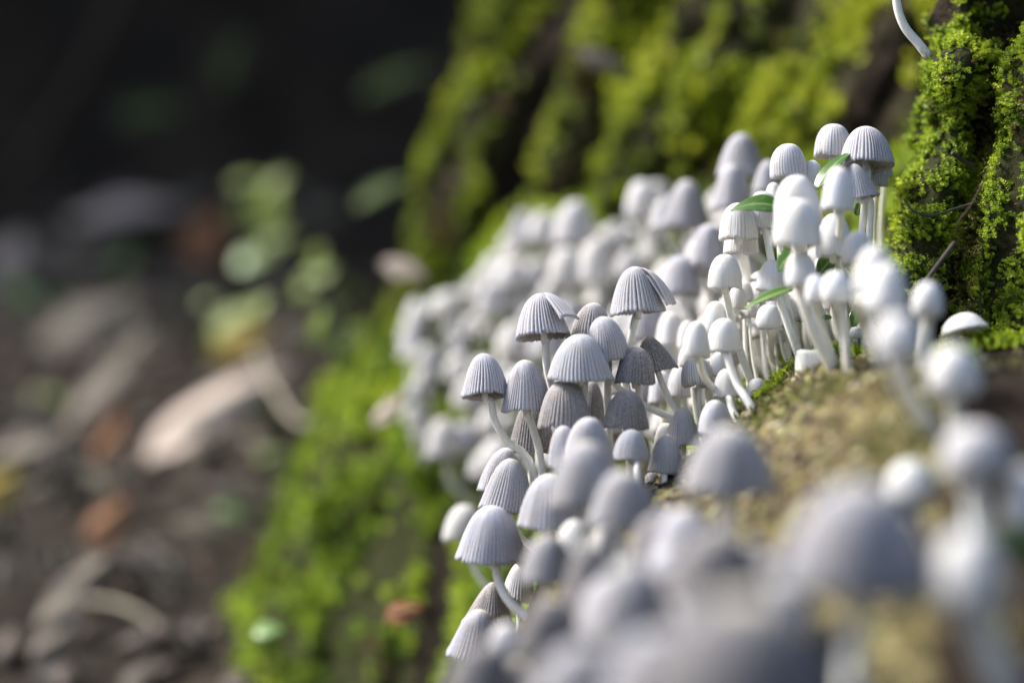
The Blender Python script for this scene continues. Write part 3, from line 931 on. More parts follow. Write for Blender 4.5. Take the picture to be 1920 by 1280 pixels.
m('low dark ribbed cap right of the blurred grey domes', 1254, 930, 985, 62, 300, 'dome', 'dark', 0, 0, group=G1)

# upper right group
m('grey white ribbed bell standing apart at the left of the top row', 1480, 269, 334, 71, 303, 'half', 'pale', -2, 0, [(1487, 340), (1492, 430), (1500, 560), (1530, 660)], group=G2)
m('ribbed cap at the back of the top row, a green leaf leaning on it', 1561, 232, 296, 73, 306, 'half', 'pale', 3, -3, [(1566, 300), (1572, 420), (1580, 560), (1600, 670)], group=G2)
m('largest ribbed cap of the top row, gills showing, nearest the mossy wall', 1624, 235, 313, 103, 300, 'dome', 'grey', 0, -10, [(1627, 318), (1622, 380), (1616, 440), (1610, 560), (1628, 670)], True, group=G2)
m('grey cone leaning left under the largest top cap', 1610, 306, 372, 80, 297, 'cone', 'grey', -9, 0, [(1632, 375), (1630, 445), (1625, 560), (1640, 665)], group=G2)
m('small grey cap peeping out below the largest top cap', 1641, 300, 350, 44, 305, 'half', 'grey', 0, 0, [(1644, 352), (1640, 450), (1650, 640)], group=G2)
m('smallest grey cap against the moss under the largest top cap', 1660, 290, 333, 28, 308, 'half', 'grey', 0, 0, [(1660, 336), (1652, 450), (1662, 630)], group=G2)
m('small white cap half behind the leaning green leaf', 1525, 300, 352, 42, 303, 'half', 'cream', -4, 0, group=G2)
m('soft white egg shaped cap in front of the leaning grey cone', 1570, 312, 394, 62, 274, 'half', 'white', 2, 0, [(1576, 398), (1574, 450), (1571, 510), (1580, 590), (1590, 660)], group=G2)
m('soft white dome, upper one of the stacked pair', 1497, 328, 420, 86, 281, 'half', 'white', -2, 0, [(1502, 424), (1512, 520), (1545, 600), (1572, 665)], group=G2)
m('soft white dome, lower front one of the stacked pair', 1496, 372, 460, 90, 273, 'half', 'white', 0, 2, [(1495, 464), (1500, 550), (1532, 620), (1570, 690)], thick=.72, group=G2)
m('ribbed white oval cap right of the stacked pair', 1562, 400, 482, 66, 291, 'egg', 'white', 2, 0, [(1566, 486), (1572, 580), (1590, 665)], group=G2)
m('smooth white button right of the ribbed oval cap', 1608, 433, 496, 55, 280, 'ball', 'white', 0, 0, [(1607, 498), (1598, 560), (1604, 660)], group=G2)
m('ribbed white bell carrying the left end of the glossy leaf', 1385, 380, 449, 72, 298, 'half', 'cream', -1, 0, [(1383, 452), (1404, 530), (1428, 600), (1470, 690)], group=G2)
m('ribbed white bell carrying the right end of the glossy leaf', 1427, 358, 428, 64, 299, 'half', 'cream', 2, 0, [(1435, 431), (1449, 500), (1475, 600), (1510, 680)], group=G2)
m('broad shallow white cap under the leaf carrying bells', 1388, 418, 476, 66, 304, 'half', 'cream', 0, 0, [(1395, 480), (1412, 570), (1455, 685)], group=G2)
m('small white cap rising behind the glossy leaf', 1450, 342, 400, 40, 306, 'half', 'white', 0, 0, [(1458, 404), (1470, 540), (1505, 672)], group=G2)
# white buttons
m('white button with a flat rim and straight stem, leftmost of the upper whites', 1359, 476, 541, 63, 297, 'half', 'white', 0, 0, [(1360, 545), (1372, 600), (1395, 680), (1425, 745)], group=G3)
m('white ribbed button on a long curved stem at the front of the buttons', 1359, 596, 659, 64, 293, 'half', 'white', -2, 0, [(1361, 664), (1382, 720), (1400, 748), (1422, 772)], group=G3)
m('soft white button left of the long curved stem', 1308, 602, 670, 50, 287, 'egg', 'white', -2, 0, [(1311, 674), (1320, 705), (1345, 735), (1400, 770)], group=G3)
m('plump white button behind the two front buttons', 1338, 564, 632, 50, 305, 'egg', 'white', 4, 0, group=G3)
m('small yellowish white button between two long stems', 1382, 536, 580, 38, 304, 'half', 'cream', 0, 0, [(1391, 582), (1394, 640), (1430, 720)], group=G3)
m('white cap at the root of the narrow green blade', 1447, 487, 545, 60, 298, 'half', 'white', 3, 0, [(1470, 552), (1495, 600), (1524, 655)], thick=.68, group=G3)
m('round little white button on an S shaped stem above the wood edge', 1442, 570, 617, 48, 293, 'ball', 'white', 0, 0, [(1443, 620), (1447, 668), (1460, 684), (1480, 694)], group=G3)
m('tiny white button close behind the round one', 1471, 574, 612, 30, 301, 'ball', 'cream', 0, 0, [(1474, 614), (1487, 645), (1505, 676)], group=G3)
m('low white button in front of the long curved stem foot', 1363, 690, 744, 50, 296, 'half', 'white', 0, 0, [(1367, 747), (1374, 770), (1396, 796)], group=G3)
m('low white button left behind the lowest white ones', 1347, 660, 706, 38, 303, 'egg', 'white', 0, 0, group=G3)
m('lowest white button resting at the crumbly wood edge', 1420, 708, 752, 44, 302, 'egg', 'white', 0, 0, group=G3)
m('soft grey white dome below the lowest white buttons', 1341, 749, 812, 64, 290, 'dome', 'pale', 0, 0, group=G3)
m('soft white oval cap with a thick stem in front of the small dark leaf', 1503, 470, 536, 58, 276, 'egg', 'white', -3, 0, [(1500, 540), (1520, 610), (1545, 660), (1568, 692)], thick=.72, group=G3)
m('soft round white button, left one of the touching pair', 1530, 514, 570, 42, 270, 'ball', 'white', 0, 0, [(1530, 573), (1545, 620), (1574, 690)], group=G3)
m('soft round white button, right one of the touching pair', 1567, 508, 569, 58, 268, 'ball', 'white', 0, 0, [(1572, 572), (1582, 610), (1600, 660)], group=G3)
m('blurred white oval cap, upper back one of the big pair', 1640, 460, 556, 76, 246, 'egg', 'white', 2, 0, [(1610, 560), (1625, 610), (1660, 680)], thick=.75, group=G3)
m('blurred white oval cap, lower front one of the big pair', 1662, 492, 588, 78, 240, 'egg', 'white', 2, 0, [(1662, 592), (1672, 640), (1700, 720)], thick=.75, group=G3)
m('blurred white button on a thick slanting stem before the brown wood', 1685, 587, 676, 92, 206, 'ball', 'white', -4, 0, [(1676, 682), (1702, 742), (1755, 810)], thick=.9, group=G3)
m('lone white button against dark soil below the mossy wall', 1741, 528, 595, 58, 256, 'ball', 'white', 0, 0, [(1740, 598), (1740, 640)], thick=.7, group=G3)
m('blurred white ball shaped button on a short stem at the right', 1787, 647, 744, 96, 214, 'ball', 'white', 0, 0, [(1790, 748), (1790, 830)], thick=.72, group=G3)
m('soft grey white cap just left of the front white buttons', 1281, 680, 744, 58, 313, 'half', 'pale', 0, 0, group=G3)
m('soft white cap upper left of the front white buttons', 1257, 584, 648, 58, 326, 'half', 'cream', 0, 0, group=G3)
m('soft white cap between the tilted cone and front buttons', 1290, 600, 652, 40, 320, 'half', 'cream', 0, 0, group=G3)
m('soft grey cap right behind the tilted dark cone', 1240, 695, 756, 50, 316, 'half', 'pale', 0, 0, group=G3)
m('tiny white pinhead button showing above bright green moss', 1604, 612, 634, 24, 300, 'ball', 'white', 0, 0, [(1604, 635), (1604, 668)], group=G3)

# close to the lens, blurred
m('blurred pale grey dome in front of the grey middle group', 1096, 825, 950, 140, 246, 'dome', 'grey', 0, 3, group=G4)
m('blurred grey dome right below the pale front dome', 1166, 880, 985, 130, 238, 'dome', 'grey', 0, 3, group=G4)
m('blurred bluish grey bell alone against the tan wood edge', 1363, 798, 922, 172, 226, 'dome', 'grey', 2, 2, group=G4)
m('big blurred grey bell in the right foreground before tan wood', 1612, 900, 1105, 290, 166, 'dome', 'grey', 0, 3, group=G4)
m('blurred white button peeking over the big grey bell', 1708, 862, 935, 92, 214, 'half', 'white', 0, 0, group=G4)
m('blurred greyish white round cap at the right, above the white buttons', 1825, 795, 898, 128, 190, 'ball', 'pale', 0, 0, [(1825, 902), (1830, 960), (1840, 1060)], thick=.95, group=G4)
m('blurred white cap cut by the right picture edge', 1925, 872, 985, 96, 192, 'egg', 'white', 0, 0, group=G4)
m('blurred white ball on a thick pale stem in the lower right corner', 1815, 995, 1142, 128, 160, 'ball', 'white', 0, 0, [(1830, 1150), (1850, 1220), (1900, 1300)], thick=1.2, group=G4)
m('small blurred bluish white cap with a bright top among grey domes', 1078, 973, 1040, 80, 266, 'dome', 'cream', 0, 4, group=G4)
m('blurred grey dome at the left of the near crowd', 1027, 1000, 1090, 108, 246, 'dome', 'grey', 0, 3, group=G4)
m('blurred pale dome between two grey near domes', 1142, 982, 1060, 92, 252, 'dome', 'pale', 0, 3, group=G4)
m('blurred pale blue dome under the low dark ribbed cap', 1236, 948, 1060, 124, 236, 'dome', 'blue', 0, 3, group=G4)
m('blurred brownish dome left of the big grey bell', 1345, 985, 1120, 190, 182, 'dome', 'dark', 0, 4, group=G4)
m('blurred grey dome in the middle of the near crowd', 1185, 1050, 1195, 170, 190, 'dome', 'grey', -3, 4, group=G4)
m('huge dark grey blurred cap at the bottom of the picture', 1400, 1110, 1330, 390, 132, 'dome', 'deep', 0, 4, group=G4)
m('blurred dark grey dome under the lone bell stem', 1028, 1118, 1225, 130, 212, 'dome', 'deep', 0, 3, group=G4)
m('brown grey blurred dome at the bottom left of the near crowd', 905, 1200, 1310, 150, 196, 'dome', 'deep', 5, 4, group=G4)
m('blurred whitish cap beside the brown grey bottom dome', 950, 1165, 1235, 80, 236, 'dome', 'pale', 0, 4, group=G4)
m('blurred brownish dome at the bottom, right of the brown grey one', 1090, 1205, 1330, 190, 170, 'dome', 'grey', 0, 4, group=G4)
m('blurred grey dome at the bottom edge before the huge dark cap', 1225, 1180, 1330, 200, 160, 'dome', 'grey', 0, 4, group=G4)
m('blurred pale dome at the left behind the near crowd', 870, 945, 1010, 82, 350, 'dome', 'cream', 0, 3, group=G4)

# a mushroom whose cap is above the picture: only its stem hangs into view at the top right
def high_mushroom():
    base = np.array([(1738 - 960) / 3840 * 300, 301, (640 - 104) / 3840 * 300])
    pts = np.array([((a - 960) / 3840 * 300, 300, (640 - b) / 3840 * 300) for a, b in ((1742, 108), (1722, 82), (1697, 52), (1683, 15), (1680, -30), (1684, -62))])
    root = tag(empty('mushroom', P(*pts[0])), 'white stem hanging into the top of the picture from the mossy ledge', 'mushroom', 'mushrooms on the mossy wall')
    cv = catmull(pts - pts[0], 20)
    link('stem', tube_mesh('stem', cv, np.full(20, .62) * np.linspace(1.15, .9, 20), 12), M_STEM, root)
    co = link('cap', cap_mesh('half', 6.5, 5.6, 3), M_CAP, root)
    co.location = Vector(cv[-1]) * MM; co.color = TONES['pale'] + (1,)
high_mushroom()

# ------------------------------------------------------------------ the rest of the crowd, grown over the root
LOW = {}
for kind in ('bell', 'dome', 'half', 'egg', 'cone'):
    for v in range(3):
        me = cap_mesh(kind, 8.0, {'bell': 6.4, 'dome': 5.6, 'half': 5.6, 'egg': 6.6, 'cone': 5.6}[kind], 900 + v, 40, .8, .04, 12, 2)
        me.materials.append(M_CAP)
        LOW[kind, v] = me
STEMS = []
for v in range(6):
    r = random.Random(v)
    hgt, ofs = 12.0, (2.5, 4, 5.5, 7, 3, 5)[v]
    q = np.linspace(0, 1, 12)[:, None]
    p1 = np.array([ofs * .7, 0, hgt * .25]); p2 = np.array([ofs, r.uniform(-1, 1), hgt * .6]); p3 = np.array([ofs, r.uniform(-1, 1), hgt])
    cv = 3 * (1 - q) ** 2 * q * p1 + 3 * (1 - q) * q * q * p2 + q ** 3 * p3
    me = tube_mesh('stem', cv, .58 * (1.2 - .3 * q[:, 0]), 8)
    me.materials.append(M_STEM)
    STEMS.append((me, cv[-1]))
taken = []
PLACED = []
def scr(v): return 960 + v[0] / v[1] * 3840, 640 - v[2] / v[1] * 3840
def settle_labels(items):
    """items: (object, base label, px, py); alike pairs and triples are told apart by which stands higher or further left"""
    by = {}
    for it in items: by.setdefault(it[1], []).append(it)
    for lb, li in by.items():
        if len(li) == 1: li[0][0]['label'] = lb; continue
        dx = max(i[2] for i in li) - min(i[2] for i in li); dy = max(i[3] for i in li) - min(i[3] for i in li)
        li.sort(key=lambda i: i[2] if dx >= dy else i[3])
        words_ = (['left', 'right'] if dx >= dy else ['upper', 'lower']) if len(li) == 2 else (['left', 'middle', 'right'] if dx >= dy else ['upper', 'middle', 'lower']) if len(li) == 3 else (['leftmost', 'inner left', 'inner right', 'rightmost'] if dx >= dy else ['topmost', 'upper inner', 'lower inner', 'lowest']) if len(li) == 4 else None
        for k, it in enumerate(li):
            it[0]['label'] = lb + (', ' + words_[k] + (' of two' if len(li) == 2 else ' of three' if len(li) == 3 else ' one') if words_ else '')
def near_mark(px, py, marks):
    return min(marks, key=lambda q: (q[0] - px) ** 2 + (q[1] - py) ** 2)[2]
FARMARKS = [(1203, 375, 'lone white egg cap'), (1080, 415, 'far pale dome'), (1090, 500, 'far cream pair'), (1390, 330, 'highest far cap'), (1020, 590, 'flap topped cap'),
            (1197, 540, 'tallest middle mushroom'), (910, 705, 'leftmost middle mushroom'), (945, 900, 'steep ribbed bell'), (800, 590, 'mossy far slope'), (800, 760, 'dark moss gap'),
            (930, 520, 'far green moss'), (850, 850, 'green moss carpet'), (1260, 470, 'far grey dome'), (1330, 600, 'front white buttons'), (870, 640, 'tan leaf scrap'), (960, 470, 'yellowish far cap')]

def scatter(n, region, accept, label, group, size, tones, gap, kinds, hrange=(.75, 1.25), tries=30000, keepoff=None, marks=None, thin=False):
    items = []; lo3 = size[0] + (size[1] - size[0]) / 3; hi3 = size[1] - (size[1] - size[0]) / 3
    r = random.Random(hash(label) % 1000 if False else len(label) * 7 + n)
    done = 0
    for _ in range(tries):
        if done >= n: break
        x = r.uniform(region[0], region[1]); y = r.uniform(region[2], region[3])
        s = float(path_dist(np.array(x), np.array(y)))
        if not accept[0] <= s <= accept[1]: continue
        k = r.uniform(*size)
        if any((x - a) ** 2 + (y - b) ** 2 < (gap * (k + k2) / 2) ** 2 for a, b, k2 in taken): continue
        if thin and float(fbm(np.array(x / 11), np.array(y / 11), 5.0, 2)) < -.24: continue
        z = float(hs(x, y)) - .5
        g = hgrad(x, y, 8.0); out = -g / (np.linalg.norm(g) + 1e-6)
        az = math.atan2(out[1], out[0]) + r.uniform(-.5, .5)
        sm_, tip = r.choice(STEMS)
        hz = r.uniform(*hrange) * (.65 + .35 * k)
        M = Matrix.Rotation(az, 3, 'Z') @ Matrix.Diagonal((k, k, hz))
        tp = M @ Vector(tip)
        capc = np.array([x, y, z]) + np.array(tp)
        px, py = 960 + capc[0] / capc[1] * 3840, 640 - capc[2] / capc[1] * 3840
        if keepoff and not keepoff(px, py, capc[1]): continue
        kind, v = r.choice(kinds), r.randrange(3)
        root = empty('mushroom', P(x, y, z))
        tag(root, label, 'mushroom', group)
        st = link('stem', sm_, None, root)
        st.matrix_local = Matrix.LocRotScale(None, Matrix.Rotation(az, 3, 'Z').to_quaternion(), Vector((k, k, hz)))
        co = link('cap', LOW[kind, v], None, root)
        co.location = (tp + Vector((0, 0, -.5))) * MM
        lean = r.uniform(0, 12)
        co.rotation_euler = (Matrix.Rotation(az, 3, 'Z') @ Matrix.Rotation(math.radians(lean), 3, 'Y') @ Matrix.Rotation(r.uniform(0, 6), 3, 'Z')).to_euler()
        co.scale = (k, k, k * r.uniform(.9, 1.12))
        tone = r.choice(tones); t = TONES[tone]; w_ = r.uniform(.92, 1.06)
        co.color = (t[0] * w_, t[1] * w_, t[2] * w_, 1)
        taken.append((x, y, k))
        qx, qy = px, py
        sw = 'small' if k < lo3 else 'large' if k > hi3 else 'middling'
        kw = {'bell': 'bell', 'dome': 'dome', 'half': 'thimble', 'egg': 'egg', 'cone': 'pointed'}[kind]
        tw = {'grey': 'grey', 'pale': 'pale grey', 'cream': 'cream', 'white': 'white', 'brown': 'brownish', 'dark': 'dark', 'deep': 'dark'}[tone]
        items.append((root, '%s %s %s cap %s the %s' % (sw, tw, kw, label, near_mark(qx, qy, marks)), qx, qy))
        done += 1
    settle_labels(items)
    print(label, done)

# the blurred crowd behind the middle group, spilling down the far root
def poly(pts):
    def inside(x, y, d):
        c = False; j = len(pts) - 1
        for i in range(len(pts)):
            (xi, yi), (xj, yj) = pts[i], pts[j]
            if (yi > y) != (yj > y) and x < (xj - xi) * (y - yi) / (yj - yi) + xi: c = not c
            j = i
        return c
    return inside
FARPOLY = poly([(760, 600), (850, 570), (930, 500), (1000, 430), (1080, 420), (1150, 460), (1180, 390), (1250, 380), (1330, 400), (1360, 330), (1440, 300), (1450, 420), (1330, 640), (1250, 800), (1050, 900), (860, 920), (780, 850)])
for (x_, yt_, yr_, w_, d_, sh_, to_, lb_) in [
        (1390, 250, 332, 92, 346, 'bell', 'grey', 'blurred grey cap highest on the far root, behind the standing bell'),
        (1372, 308, 392, 80, 343, 'bell', 'grey', 'blurred grey bell just below the highest far cap'),
        (1203, 338, 410, 64, 398, 'egg', 'white', 'blurred white egg shaped cap standing alone before the far moss'),
        (1287, 337, 428, 92, 362, 'bell', 'grey', 'blurred grey bell right of the lone white egg cap'),
        (1245, 368, 432, 56, 366, 'bell', 'pale', 'blurred pale cap between the lone egg cap and grey bell'),
        (1080, 375, 458, 88, 410, 'dome', 'pale', 'blurred pale dome on top of the far crowd'),
        (1062, 462, 540, 70, 398, 'egg', 'cream', 'blurred cream cap, left one of the pair below the far dome'),
        (1118, 446, 534, 76, 396, 'dome', 'cream', 'blurred cream dome, right one of the pair below the far dome'),
        (1275, 478, 556, 84, 340, 'dome', 'grey', 'blurred grey dome behind the flap of the tallest middle mushroom'),
        (1330, 420, 500, 66, 338, 'half', 'grey', 'blurred grey cap left of the leaf carrying bells'),
        (1310, 445, 520, 60, 345, 'half', 'pale', 'blurred pale cap behind the grey one left of the leaf'),
        (1018, 395, 450, 60, 425, 'dome', 'cream', 'blurred yellowish cap at the upper edge of the far crowd'),
        (1440, 300, 360, 60, 340, 'bell', 'grey', 'blurred grey bell hidden behind the standing top row bell'),
        (1215, 560, 640, 70, 335, 'half', 'grey', 'blurred grey cap under the loose flap')]:
    rr = m(lb_, x_, yt_, yr_, w_, d_, sh_, to_, group='blurred mushrooms of the far crowd', lowres=True)
    taken.append((rr[0].location.x / MM, rr[0].location.y / MM, w_ * d_ / 3840 / 8))
scatter(128, (-60, 60, 335, 475), (-18, 34), 'in far crowd by', 'blurred mushrooms of the far crowd', (.58, 1.1),
        ['grey', 'pale', 'pale', 'cream', 'cream', 'white', 'white'], 4.5, ['bell', 'dome', 'half', 'dome', 'cone'], (.55, 1.1), keepoff=FARPOLY, marks=FARMARKS, thin=True)
BTN = poly([(1290, 560), (1400, 480), (1600, 480), (1600, 640), (1500, 660), (1420, 730), (1340, 790), (1280, 760)])
scatter(44, (18, 75, 303, 338), (-22, 26), 'in thicket by', 'white mushrooms in the thicket', (.32, .62),
        ['white', 'white', 'cream'], 3.8, ['half', 'egg', 'egg'], (.7, 1.6), keepoff=BTN, marks=[(1359, 510, 'leftmost white button'), (1359, 630, 'long stemmed button'), (1445, 520, 'narrow green blade'), (1442, 600, 'little round button'), (1530, 560, 'touching button pair'), (1420, 730, 'lowest white button'), (1520, 650, 'cut stem stump'), (1503, 500, 'soft oval cap'), (1338, 600, 'plump white button'), (1363, 720, 'low front button'), (1555, 596, 'dark leaf tip'), (1308, 650, 'soft left button'), (1478, 590, 'tiny button'), (1400, 570, 'yellowish button'), (1575, 540, 'ribbed oval cap'), (1480, 640, 'S stem foot'), (1400, 660, 'curved stem middle')])
NEAR = poly([(950, 1290), (1060, 1130), (1180, 1000), (1320, 1050), (1460, 1100), (1500, 1330), (940, 1350)])
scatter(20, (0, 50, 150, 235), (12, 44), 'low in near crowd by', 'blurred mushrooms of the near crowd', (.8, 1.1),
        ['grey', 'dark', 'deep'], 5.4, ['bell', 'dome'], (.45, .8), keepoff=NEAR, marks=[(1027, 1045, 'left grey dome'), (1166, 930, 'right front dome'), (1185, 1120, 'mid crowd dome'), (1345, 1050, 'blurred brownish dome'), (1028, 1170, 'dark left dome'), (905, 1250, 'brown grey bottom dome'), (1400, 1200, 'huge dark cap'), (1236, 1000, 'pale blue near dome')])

# the many small caps that fill the gaps of the two crowds, beyond the ones one could pick out singly
def crowd(n, region, accept, size, gap, kinds, keepoff, label, tone, hr, seed):
    r = random.Random(seed)
    VV, QQ, GG, TT = [], [], [], []
    SV, SQ, ST, SA = [], [], [], []
    off = soff = done = 0
    def data(me):
        v = np.empty(len(me.vertices) * 3, np.float32); me.vertices.foreach_get('co', v)
        return v.reshape(-1, 3), [tuple(p.vertices) for p in me.polygons]
    cache = {}
    for _ in range(30000):
        if done >= n: break
        x = r.uniform(region[0], region[1]); y = r.uniform(region[2], region[3])
        if not accept[0] <= float(path_dist(np.array(x), np.array(y))) <= accept[1]: continue
        k = r.uniform(*size)
        if any((x - a) ** 2 + (y - b) ** 2 < (gap * (k + k2) / 2) ** 2 for a, b, k2 in taken): continue
        z = float(hs(x, y)) - .8
        g = hgrad(x, y, 8.0); az = math.atan2(-g[1], -g[0]) + r.uniform(-.5, .5)
        sm_, tip = r.choice(STEMS)
        hz = r.uniform(*hr) * (.65 + .35 * k)
        M = np.array(Matrix.Rotation(az, 3, 'Z') @ Matrix.Diagonal((k, k, hz)))
        cpt = np.array([x, y, z]) + M @ np.array(tip)
        if not keepoff(960 + cpt[0] / cpt[1] * 3840, 640 - cpt[2] / cpt[1] * 3840, cpt[1]): continue
        key = (r.choice(kinds), r.randrange(3))
        for nm in (key, sm_.name):
            if nm not in cache: cache[nm] = data(LOW[nm] if nm == key else sm_)
        cv, cq = cache[key]; sv, sq = cache[sm_.name]
        R = np.array(Matrix.Rotation(az, 3, 'Z') @ Matrix.Rotation(math.radians(r.uniform(0, 12)), 3, 'Y')) * k
        VV.append(cv @ R.T + (cpt + [0, 0, -.5 + LIFT]) * MM); QQ += [tuple(i + off for i in q) for q in cq]; off += len(cv)
        for at_, lst in (('groove', GG), ('tip', TT)):
            a_ = np.empty(len(cv), np.float32); LOW[key].attributes[at_].data.foreach_get('value', a_); lst.append(a_)
        SV.append(sv @ M.T + (np.array([x, y, z]) + [0, 0, LIFT]) * MM); SQ += [tuple(i + soff for i in q) for q in sq]; soff += len(sv)
        a_ = np.empty(len(sv), np.float32); sm_.attributes['along'].data.foreach_get('value', a_); SA.append(a_)
        taken.append((x, y, k)); done += 1
    if not done: return
    me = bpy.data.meshes.new('mushroom_crowd')
    V = np.vstack(VV + SV)
    me.from_pydata([tuple(map(float, v)) for v in V], [], QQ + [tuple(i + off for i in q) for q in SQ])
    me.polygons.foreach_set('use_smooth', np.ones(len(me.polygons), bool))
    me.materials.append(M_CAP); me.materials.append(M_STEM)
    me.polygons.foreach_set('material_index', np.r_[np.zeros(len(QQ), np.int32), np.ones(len(SQ), np.int32)].astype(np.int32))
    attr(me, 'groove', np.r_[np.concatenate(GG), np.zeros(soff)]); attr(me, 'tip', np.r_[np.concatenate(TT), np.zeros(soff)]); attr(me, 'along', np.r_[np.ones(off), np.concatenate(SA)])
    o = link('mushroom_crowd', me); o.color = TONES[tone] + (1,)
    tag(o, label, 'mushrooms', kind='stuff')
    print(label, done)
crowd(74, (-60, 60, 335, 475), (-18, 36), (.5, .95), 4.1, ['dome', 'half', 'bell', 'egg'], FARPOLY, 'small pale caps filling the gaps of the blurred far crowd', 'cream', (.5, 1.0), 3)
crowd(40, (18, 75, 303, 338), (-22, 26), (.30, .55), 3.4, ['egg', 'half'], BTN, 'tiny white buttons filling the gaps among the white stems', 'white', (.6, 1.4), 4)

# ------------------------------------------------------------------ a cut stem stump and a fallen cap on the wood
def at(px, py, d): return np.array([(px - 960) / 3840 * d, d, (640 - py) / 3840 * d])
b_ = at(1519, 690, 291)
b_[2] = float(hs(b_[0], b_[1])) + .1
V, Q = [], []
na = 20
for rr_, zz_ in ((2.15, -.8), (2.2, .6), (2.2, 2.2), (2.1, 2.75), (1.75, 2.8), (1.7, 2.2), (1.65, .2)):
    for k in range(na):
        a = 2 * math.pi * k / na
        wv = 1 + .05 * math.sin(3 * a + 1)
        V.append((rr_ * wv * math.cos(a), rr_ * .8 * math.sin(a), zz_ + (.14 * math.sin(2 * a) if zz_ > 2 else 0)))
V = np.array(V); rings = 7
Q = [(i * na + k, i * na + (k + 1) % na, (i + 1) * na + (k + 1) % na, (i + 1) * na + k) for i in range(rings - 1) for k in range(na)]
stump = mesh_np('stem_stump', V * MM, Q)
attr(stump, 'along', np.ones(len(V)))
o = link('stem_stump', stump, M_STEM)
o.location = P(*b_)
tag(o, 'short cut off white stem stump standing at the wood edge', 'mushroom stump')
b_ = at(1811, 621, 285)
o = link('fallen_cap', cap_mesh('dome', 6.4, 2.6, 77, 40, .2, .015), M_CAP)
o.location = P(*b_); o.rotation_euler = (math.radians(-14), math.radians(-6), 0.4); o.color = TONES['white'] + (1,)
tag(o, 'fallen flat white cap lying on dark soil at the right', 'mushroom cap')

# ------------------------------------------------------------------ leaves
def leaf_mesh(name, L, W, droop=.25, fold=.18, n=16, mw=6, curl=0.0, thick=.12, wav=0.0, seed=0, point=1.0):
    """leaf along +X with the tip at +X, mm; closed with a little thickness"""
    r = np.random.default_rng(seed)
    u = np.linspace(0, 1, n); v = np.linspace(-1, 1, mw * 2 + 1)
    U, V_ = np.meshgrid(u, v, indexing='ij')
    prof_ = np.sin(math.pi * U ** .8) ** .85 * (1 - .25 * U * point) + .02
    y = V_ * prof_ * W / 2
    z = -droop * L * (U - .35) ** 2 + fold * np.abs(y) - curl * y * y / W + wav * W * np.sin(U * 9 + V_ * 3 + r.uniform(0, 6)) * .5 + wav * W * .3 * np.sin(V_ * 5 + U * 4)
    x = U * L
    top = np.stack([x, y, z], -1).reshape(-1, 3); bot = top - np.array([0, 0, thick])
    m1 = n; m2 = 2 * mw + 1
    q1 = grid_quads(m1, m2)[:, ::1]
    q2 = q1[:, ::-1] + len(top)
    # border
    idx = np.arange(m1 * m2).reshape(m1, m2)
    ring = np.concatenate([idx[:, 0], idx[-1, 1:], idx[::-1, -1][1:], idx[0, ::-1][1:-1]])
    nx = np.roll(ring, -1)
    q3 = np.stack([ring, ring + len(top), nx + len(top), nx], -1)
    me = mesh_np(name, np.concatenate([top, bot]) * MM, np.concatenate([q1, q2, q3]))
    side = np.abs(((U * 7 - np.abs(V_) * 1.2) % 1) - .5) * 2
    ve = np.maximum(np.exp(-(V_ / .07) ** 2), .35 * smooth(.88, 1, side)).ravel()
    attr(me, 'vein', np.concatenate([ve, ve]))
    return me

def place_leaf(o, a, b, normal):
    """a = stalk end, b = tip (mm)"""
    X = Vector(b - a).normalized()
    Zv = Vector(normal).normalized()
    Y = Zv.cross(X).normalized(); Zv = X.cross(Y)
    Mx = Matrix((X, Y, Zv)).transposed()
    o.matrix_world = Matrix.Translation(P(*a)) @ Mx.to_4x4()

def green_leaf(label, a, b, w, normal, mat=None, **kw):
    L = float(np.linalg.norm(b - a))
    o = link('green_leaf', leaf_mesh('green_leaf', L, w, **kw), mat or M_GREEN)
    place_leaf(o, a, b, normal)
    tag(o, label, 'leaf', 'green leaves caught among the mushrooms')
    return o

green_leaf('glossy green leaf lying across two ribbed white bells', at(1470, 386, 293), at(1373, 376, 293), 4.6, (0.05, -.62, .78), droop=.55, fold=.10, seed=1)
green_leaf('glossy green leaf leaning up against the top row caps', at(1528, 352, 296), at(1592, 272, 298), 3.6, (-.75, -.55, .35), droop=.35, fold=.12, seed=2)
green_leaf('round green leaf stuck to the white cap under the stacked pair', at(1490, 470, 289), at(1455, 505, 289), 3.3, (-.5, -.75, .35), droop=.4, fold=.1, seed=3)
green_leaf('narrow pale green blade in front of the white stems', at(1490, 536, 291), at(1393, 570, 290), 1.5, (.1, -.75, .65), mat=M_PALEGREEN, droop=.35, fold=.2, seed=4)
green_leaf('dark green leaf hanging behind the soft oval cap', at(1560, 482, 296), at(1530, 522, 296), 2.8, (.2, -.9, .3), droop=.2, seed=5)
green_leaf('small green leaf showing behind the touching pair of buttons', at(1540, 480, 298), at(1552, 528, 298), 2.2, (-.4, -.9, .1), droop=.2, seed=6)
green_leaf('thin dark green leaf tip between the white stems', at(1560, 594, 296), at(1536, 596, 296), 1.0, (0, -.7, .7), droop=.1, seed=7)
green_leaf('short green leaf tip near the round button', at(1530, 602, 300), at(1494, 600, 299), .8, (0, -.7, .7), droop=.1, seed=8)
green_leaf('olive green leaf at the foot of the slender stems', at(1600, 612, 298), at(1612, 560, 300), 2.0, (-.3, -.9, .3), droop=.2, seed=9)
green_leaf('dull green leaf glimpsed behind the slim grey stems', at(1606, 404, 302), at(1616, 372, 303), 1.6, (-.3, -.9, .1), droop=.1, seed=10)
green_leaf('blurred green leaf at the right picture edge beside white caps', at(1925, 1040, 200), at(1880, 985, 200), 3.5, (-.3, -.8, .5), droop=.2, seed=11)

